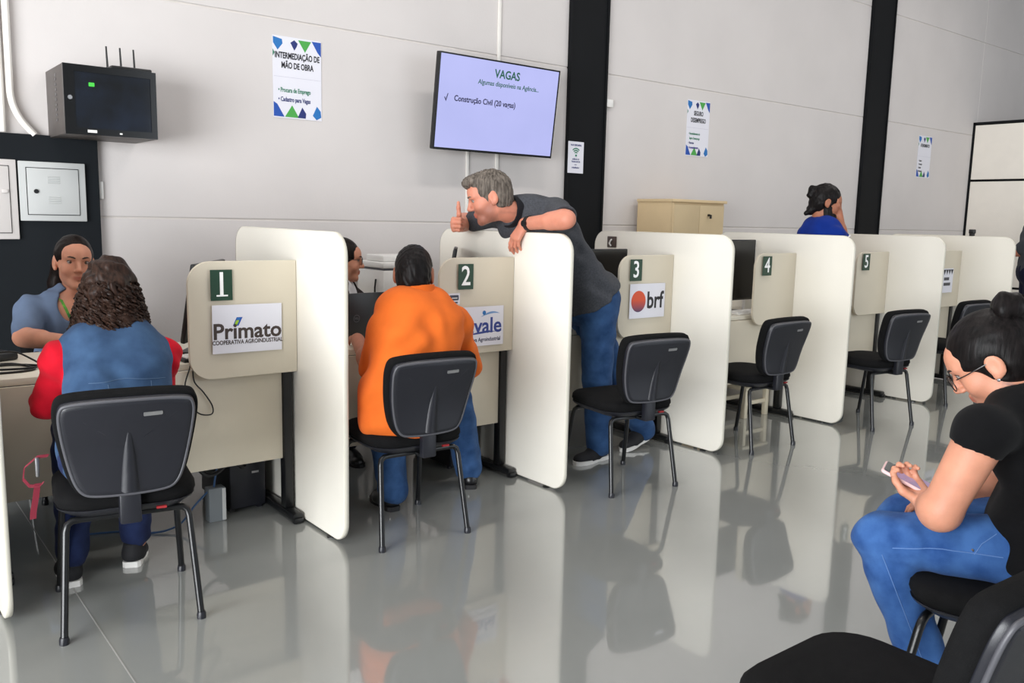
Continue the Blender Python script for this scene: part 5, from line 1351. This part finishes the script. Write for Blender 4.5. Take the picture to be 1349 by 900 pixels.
# ---- 6. man in blue shirt ------------------------------------------------------------------
def blue_man():
    p = Person('person with beard and dark tied hair in blue shirt rubbing the face', (6.01, 3.66, 0.0),
               [(6.01, 3.66, 0.98), (5.995, 3.67, 1.14), (5.975, 3.705, 1.30), (5.985, 3.735, 1.455)], (6.035, 3.735, 1.628), (0.74, -0.60, -0.30), g=1.0, hs=1.06, right0=(-0.35, -0.94, 0))
    shR, shL = (5.925, 3.57, 1.385), (6.045, 3.88, 1.385); elR, wrR = (6.075, 3.60, 1.36), (6.100, 3.660, 1.555); elL, wrL = (6.07, 3.87, 1.10), (6.08, 3.80, 0.86)
    S = Sdf(); p.torso(S); p.shoulders(S, shL, shR); p.neck(S, 0.054); p.arm(S, shL, elL, wrL); p.arm(S, shR, elR, wrR)
    for q in (-1, 1): p.leg(S, np.array((6.01, 3.66, 0.95))+q*p.r0*0.09, np.array((6.01, 3.65, 0.52))+q*p.r0*0.09, np.array((5.99, 3.65, 0.09))+q*p.r0*0.09)
    head_sdf(S, p.hc, p.F, p.hs)
    hand_sdf(S, wrR, (0.06, 0.18, 0.75), (-0.75, 0.5, 0.1), (-0.6, -0.6, 0.3), curls=((1.1, 1.3, 0.8),)*4); hand_sdf(S, wrL, (0.0, -0.1, -0.9), (-0.2, -0.9, 0), (1, 0, 0))
    p.add('body', S, SK3, 0.008, [(p.hc-0.17, p.hc+0.17, 0.005)], tint=lambda P: face_tint(P, p.W, p.hc, p.F, p.hs))
    eyes(p.root, p.W, p.F, p.hs, p.o, nm='blue', brow=(30, 24, 22))
    S = Sdf(); p.torso(S, 0.022, lo=-0.02); p.shoulders(S, shL, shR, 0.018); p.arm(S, shL, elL, wrL, 0.020, 'upper', upto=0.8); p.arm(S, shR, elR, wrR, 0.020, 'upper', upto=0.8)
    S.cap(spine_at(p.sp, 0.97), p.hc, 0.062, 0.062, 0.008, op='s')
    ts = p.add('shirt', S, BLUE, 0.008, noise=folds(0.004, 45, [(0.3, 0.1, 1), (1, 0.2, 0.5)], 51))
    e0 = np.asarray(shR)+(np.asarray(elR)-shR)*0.5
    obj('sleeve_stripe', MB().tube([tuple(e0+np.array((-0.005, -0.070, -0.01))-p.o), tuple(e0+np.array((0.055, -0.058, 0.018))-p.o)], 0.006, 6), 'ink_white', ts)
    S = Sdf(); p.torso(S, 0.014, lo=0, hi=0.1)
    for q in (-1, 1): p.leg(S, np.array((6.01, 3.66, 0.95))+q*p.r0*0.09, np.array((6.01, 3.65, 0.52))+q*p.r0*0.09, np.array((5.99, 3.65, 0.09))+q*p.r0*0.09, 0.014, r=(0.084, 0.062, 0.05))
    p.add('trousers', S, NAVY, 0.011)
    for q in (-1, 1):
        b = np.array((5.93, 3.67, 0.0))+q*p.r0*0.09; shoe(p, b, b+np.array((0.24, -0.06, 0)))
    S = Sdf(); p.hairbase(S, 0.012); p.carve_face(S, 0.078, nape=-0.10)
    S.ell(p.W(0, -0.125, 0.062), np.array([0.034, 0.030, 0.030])*p.hs, p.F, 0.012); S.ell(p.W(0, -0.128, 0.022), np.array([0.030, 0.026, 0.026])*p.hs, p.F, 0.010)
    S.chain([p.W(0, -0.06, -0.03), p.W(0, -0.078, -0.075), p.W(0, -0.108, -0.112)], [0.050, 0.036, 0.018], k=0.02)
    p.add('hair', S, H_BLACK, 0.006, noise=folds(0.002, 160, [(1, 0, 0.4), (0.2, 1, 0.8), (0.7, -0.5, 0.3)], 53))
    S = Sdf(); S.ell(p.W(0, 0.045, -0.088), np.array([0.070, 0.068, 0.056])*p.hs, p.F, 0.02); S.ell(p.W(0, 0.050, -0.125), np.array([0.040, 0.040, 0.040])*p.hs, p.F, 0.02)
    for q in (-1, 1): S.ell(p.W(q*0.060, 0.012, -0.055), np.array([0.018, 0.034, 0.050])*p.hs, p.F, 0.025)
    S.ell(p.W(0, 0.12, -0.045), np.array([0.028, 0.03, 0.018])*p.hs, p.F, 0.008, 's')
    p.add('beard', S, H_BLACK, 0.005, noise=folds(0.002, 260, [(1, 0, 0.4), (0.2, 1, 0.8), (0.7, -0.5, 0.3)], 54))

# ---- 7. woman with phone in the foreground -------------------------------------------------
def phone_woman():
    p = Person('person in black T-shirt and jeans looking down at a phone', (2.56, 0.92, 0.0),
               [(2.600, 0.850, 0.62), (2.625, 0.845, 0.75), (2.610, 0.885, 0.88), (2.575, 0.945, 0.99)], (2.540, 1.020, 1.098), (-0.22, 0.76, -0.60), hup=(-0.25, 0.55, 0.8), g=1.06, hs=1.07, fem=True, right0=(0.93, 0.36, 0), right1=(0.93, 0.36, 0))
    shL, shR = (2.338, 0.940, 0.945), (2.735, 1.040, 0.920); elL, wrL = (2.300, 1.015, 0.715), (2.462, 1.125, 0.672); elR, wrR = (2.80, 1.06, 0.70), (2.66, 1.12, 0.66)
    hips = ((2.50, 0.88, 0.60), (2.69, 0.93, 0.60)); kn = ((2.345, 1.190, 0.575), (2.64, 1.280, 0.54)); an = ((2.465, 1.05, 0.10), (2.66, 1.20, 0.10))
    S = Sdf(); p.torso(S); p.shoulders(S, shL, shR); p.neck(S, 0.050); p.arm(S, shL, elL, wrL, r=(0.060, 0.048, 0.030)); p.arm(S, shR, elR, wrR, r=(0.060, 0.048, 0.030))
    for i in range(2): p.leg(S, hips[i], kn[i], an[i])
    head_sdf(S, p.hc, p.F, p.hs, True)
    hand_sdf(S, wrL, (0.28, 0.72, 0.35), (-0.25, 0.25, 0.90), (-0.8, 0.3, 0.2), s=1.0, curls=((0.75, 1.05, 0.8),)*4, thumb=[(0.7, 0.6, 0.5), (0.9, 0.1, 0.5), (0.9, -0.25, 0.35)])
    hand_sdf(S, wrR, (-0.6, 0.3, -0.05), (0, 0, -1), (0.3, 0.8, 0.2))
    ear = p.W(-0.075, -0.055, -0.075)
    def tint(P):
        T = face_tint(P, p.W, p.hc, p.F, p.hs)
        L = ((P-p.hc) @ p.F.T)/p.hs
        blot = np.sin(L[:, 1]*330+np.sin(L[:, 2]*260)*1.5)*np.sin(L[:, 2]*290+np.sin(L[:, 1]*240))
        w = (np.exp(-((L[:, 1]+0.012)/0.015)**4-((L[:, 2]+0.066)/0.024)**4)*(L[:, 0] < -0.03))*np.clip(0.62+0.6*blot, 0, 1)
        T = T*(1-0.7*w[:, None])+np.array((0.34, 0.38, 0.52))*0.7*w[:, None]
        return T
    p.add('body', S, SK4, 0.007, [(p.hc-0.17, p.hc+0.17, 0.004), (np.array(wrL)-0.04, np.array(wrL)+0.17, 0.0035)], tint=tint)
    eyes(p.root, p.W, p.F, p.hs, p.o, nm='phone', brow=(30, 24, 22))
    glasses(p, 'black_steel', 0.027, 0.023, 0.108, 0.0016, 0.004)
    S = Sdf(); p.torso(S, 0.018, lo=0.06, flare=0.020); p.shoulders(S, shL, shR, 0.010); p.arm(S, shL, elL, wrL, 0.011, 'upper', upto=0.30, r=(0.054, 0.046, 0.03)); p.arm(S, shR, elR, wrR, 0.011, 'upper', upto=0.30, r=(0.054, 0.046, 0.03))
    for el, sh, wr in ((elL, shL, wrL), (elR, shR, wrR)):
        sh = np.asarray(sh); el = np.asarray(el); c = sh+(el-sh)*0.10
        S.ell(c+unit(el-sh)*0.098, (0.095, 0.095, 0.095), None, 0.004, 's')
    S.cap(spine_at(p.sp, 0.95), p.hc, 0.074, 0.082, 0.008, op='s')
    p.add('t_shirt', S, BLACK, 0.006, noise=folds(0.003, 48, [(0.3, 0.1, 1), (1, 0.2, 0.5), (-0.6, 0.3, 0.8)], 61))
    S = Sdf(); p.torso(S, 0.010, lo=0.0, hi=0.10)
    for i in range(2): p.leg(S, hips[i], kn[i], an[i], 0.010, r=(0.084, 0.064, 0.050))
    je = p.add('jeans', S, DENIM_L, 0.006, noise=folds(0.0035, 62, [(0.2, 1, 0.5), (0.5, 0.4, 1), (1, -0.2, 0.2)], 62))
    th = mat('seam_thread', srgb(84, 118, 172), 0.8)
    seams(je, p.o, [[(2.46, 0.93, 0.605), (2.40, 1.06, 0.60), (2.345, 1.17, 0.575)], [(2.345, 1.20, 0.55), (2.39, 1.14, 0.38), (2.44, 1.08, 0.20)]], (0.80, 0.55, 0), th)
    seams(je, p.o, [[(2.47, 0.955, 0.66), (2.452, 0.985, 0.63), (2.445, 1.00, 0.60)]], (0.80, 0.55, 0), th)
    seams(je, p.o, [[(2.4445, 1.003, 0.612), (2.4440, 1.004, 0.611), (2.4435, 1.005, 0.610), (2.443, 1.006, 0.609)]], (0.80, 0.55, 0), 'silver', 0.004, 4, 'rivet')
    for q in ((2.455, 1.16, 0.0), (2.62, 1.32, 0.0)):
        shoe(p, (q[0]+0.02, q[1]-0.14, 0.0), (q[0]-0.04, q[1]+0.10, 0.0), m='canvas_black', sole='sole_white')
    # hair drawn up into a bun
    S = Sdf(); p.hairbase(S, 0.009); p.carve_face(S, 0.070, nape=-0.072)
    p.add('hair', S, H_BLACK, 0.005, noise=folds(0.0011, 210, [(1, 0.2, 0.3), (0.7, 0.5, 0.6)], 63))
    S = Sdf(); bc = p.W(0.0, -0.105, 0.105)
    S.ell(bc, np.array([0.046, 0.040, 0.040])*p.hs, p.F, 0.02); S.ell(bc+np.array((0.02, -0.01, 0.0)), np.array([0.038, 0.042, 0.034]), None, 0.015)
    bn = p.add('hair_bun', S, H_BLACK, 0.005, noise=folds(0.004, 120, [(1, 0.2, 0.3), (0.1, 0.5, 1), (0.5, -1, 0.2)], 64))
    rr = random.Random(3); mb = MB()
    for k in range(26):
        a = bc+np.array([rr.uniform(-.02, .03), rr.uniform(-.02, .02), rr.uniform(-.02, .03)]); d = unit(np.array((0.80, -0.58, rr.uniform(-0.25, 0.35)))); L = rr.uniform(0.07, 0.15)
        mb.tube([tuple(a+d*L*t+np.array((0, 0, -0.05*t*t*rr.uniform(0.2, 1.2)))-p.o) for t in np.linspace(0, 1, 6)], [0.003*(1-t*0.75) for t in np.linspace(0, 1, 6)], 4, caps=False)
    obj('loose_strands', mb, H_BLACK, bn, kind='stuff')
    obj('earring', MB().lathe([(0.003, -0.004), (0.0045, 0), (0.003, 0.004)], tuple(p.W(-0.090, -0.002, -0.034)-p.o), 8), 'silver', p.root)
    # phone
    ph_ = thing('smartphone', 'phone in a pale pink case held by the seated person', 'phone', tuple(np.asarray(wrL)+np.array((0.025, 0.080, 0.052))))
    R_ = frame((-0.35, 0.85, 0.38), (-0.25, 0.22, 0.95))     # long axis, screen normal
    M_ = Matrix(((R_[0][0], R_[1][0], R_[2][0]), (R_[0][1], R_[1][1], R_[2][1]), (R_[0][2], R_[1][2], R_[2][2])))
    ph_.rotation_euler = M_.to_euler()
    obj('case', slab(rrect(-0.036, 0.036, -0.072, 0.072, 0.010, 4), -0.005, 0.005, lambda a, b, t: (a, b, t), 0.002), mat('pink_case', srgb(226, 190, 190), 0.45), ph_)
    sc_ = obj('display', slab(rrect(-0.032, 0.032, -0.067, 0.067, 0.008, 4), 0.005, 0.0058, lambda a, b, t: (a, b, t)), mat('phone_screen', srgb(206, 176, 214), 0.15, var=0.1, vscale=40, emit=0.5), ph_, smooth=False)
    obj('dark_header', slab(rrect(-0.032, 0.032, 0.032, 0.067, 0.006, 3), 0.0058, 0.0062, lambda a, b, t: (a, b, t)), mat('phone_header', srgb(50, 66, 66), 0.2, var=0, emit=0.3), sc_, smooth=False)

# ---- 8. person standing past the last partition --------------------------------------------
def far_person():
    c = np.array((9.98, 3.70, 0.0))
    p = Person('person in grey T-shirt and navy trousers standing past the last partition', tuple(c),
               [c+(0, 0, 1.0), c+(0, 0, 1.15), c+(0, 0, 1.34), c+(0, 0, 1.50)], tuple(c+(0.02, -0.04, 1.64)), (0.5, -0.8, -0.1), g=1.0, hs=1.05, right0=(-0.8, -0.5, 0))
    r = p.r0
    shR, shL = c+r*0.19+(0, 0, 1.43), c-r*0.19+(0, 0, 1.43)
    elR = c+r*0.25+(0.03, 0.02, 1.30); elR = c+np.array((-0.10, 0.14, 1.22)); wrR = c+np.array((0.08, -0.14, 1.25)); elL = c-r*0.26+(0, 0, 1.17); wrL = c-r*0.05+(0.1, -0.2, 1.2)
    S = Sdf(); p.torso(S); p.shoulders(S, shL, shR); p.neck(S, 0.054); p.arm(S, shL, elL, wrL); p.arm(S, shR, elR, wrR)
    lg = [(c+q*r*0.09+(0, 0, 0.95), c+q*r*0.1+(0, 0, 0.52), c+q*r*0.1+(0, 0, 0.09)) for q in (-1, 1)]
    for a in lg: p.leg(S, *a)
    head_sdf(S, p.hc, p.F, p.hs); hand_sdf(S, wrR, (0.3, -0.6, 0.1), (-0.3, 0.2, 0.5), (0, 0, 1)); hand_sdf(S, wrL, (-0.5, -0.2, 0.1), (0.3, 0.2, 0.5), (0, 0, 1))
    p.add('body', S, SK2, 0.009, tint=lambda P: face_tint(P, p.W, p.hc, p.F, p.hs)); eyes(p.root, p.W, p.F, p.hs, p.o, nm='far')
    S = Sdf(); p.torso(S, 0.02); p.shoulders(S, shL, shR, 0.016); p.arm(S, shL, elL, wrL, 0.018, 'upper', upto=0.8); p.arm(S, shR, elR, wrR, 0.018, 'upper', upto=0.8); S.cap(spine_at(p.sp, 0.97), p.hc, 0.062, 0.062, 0.008, op='s')
    p.add('t_shirt', S, GREY2, 0.010, noise=seated_folds(71))
    S = Sdf(); p.torso(S, 0.014, lo=0, hi=0.12)
    for a in lg: p.leg(S, *a, 0.016, r=(0.084, 0.062, 0.052))
    p.add('trousers', S, NAVY, 0.011)
    for q in (-1, 1):
        b = c+q*r*0.1+(-0.03, 0.05, 0); shoe(p, b, b+np.array((0.13, -0.21, 0)))
    S = Sdf(); p.hairbase(S, 0.009); p.carve_face(S, 0.072); p.add('hair', S, H_BROWN, 0.007)

for fn in (curly_woman, orange_man, leaning_man, blouse_clerk, glasses_clerk, blue_man, phone_woman, far_person):
    fn()
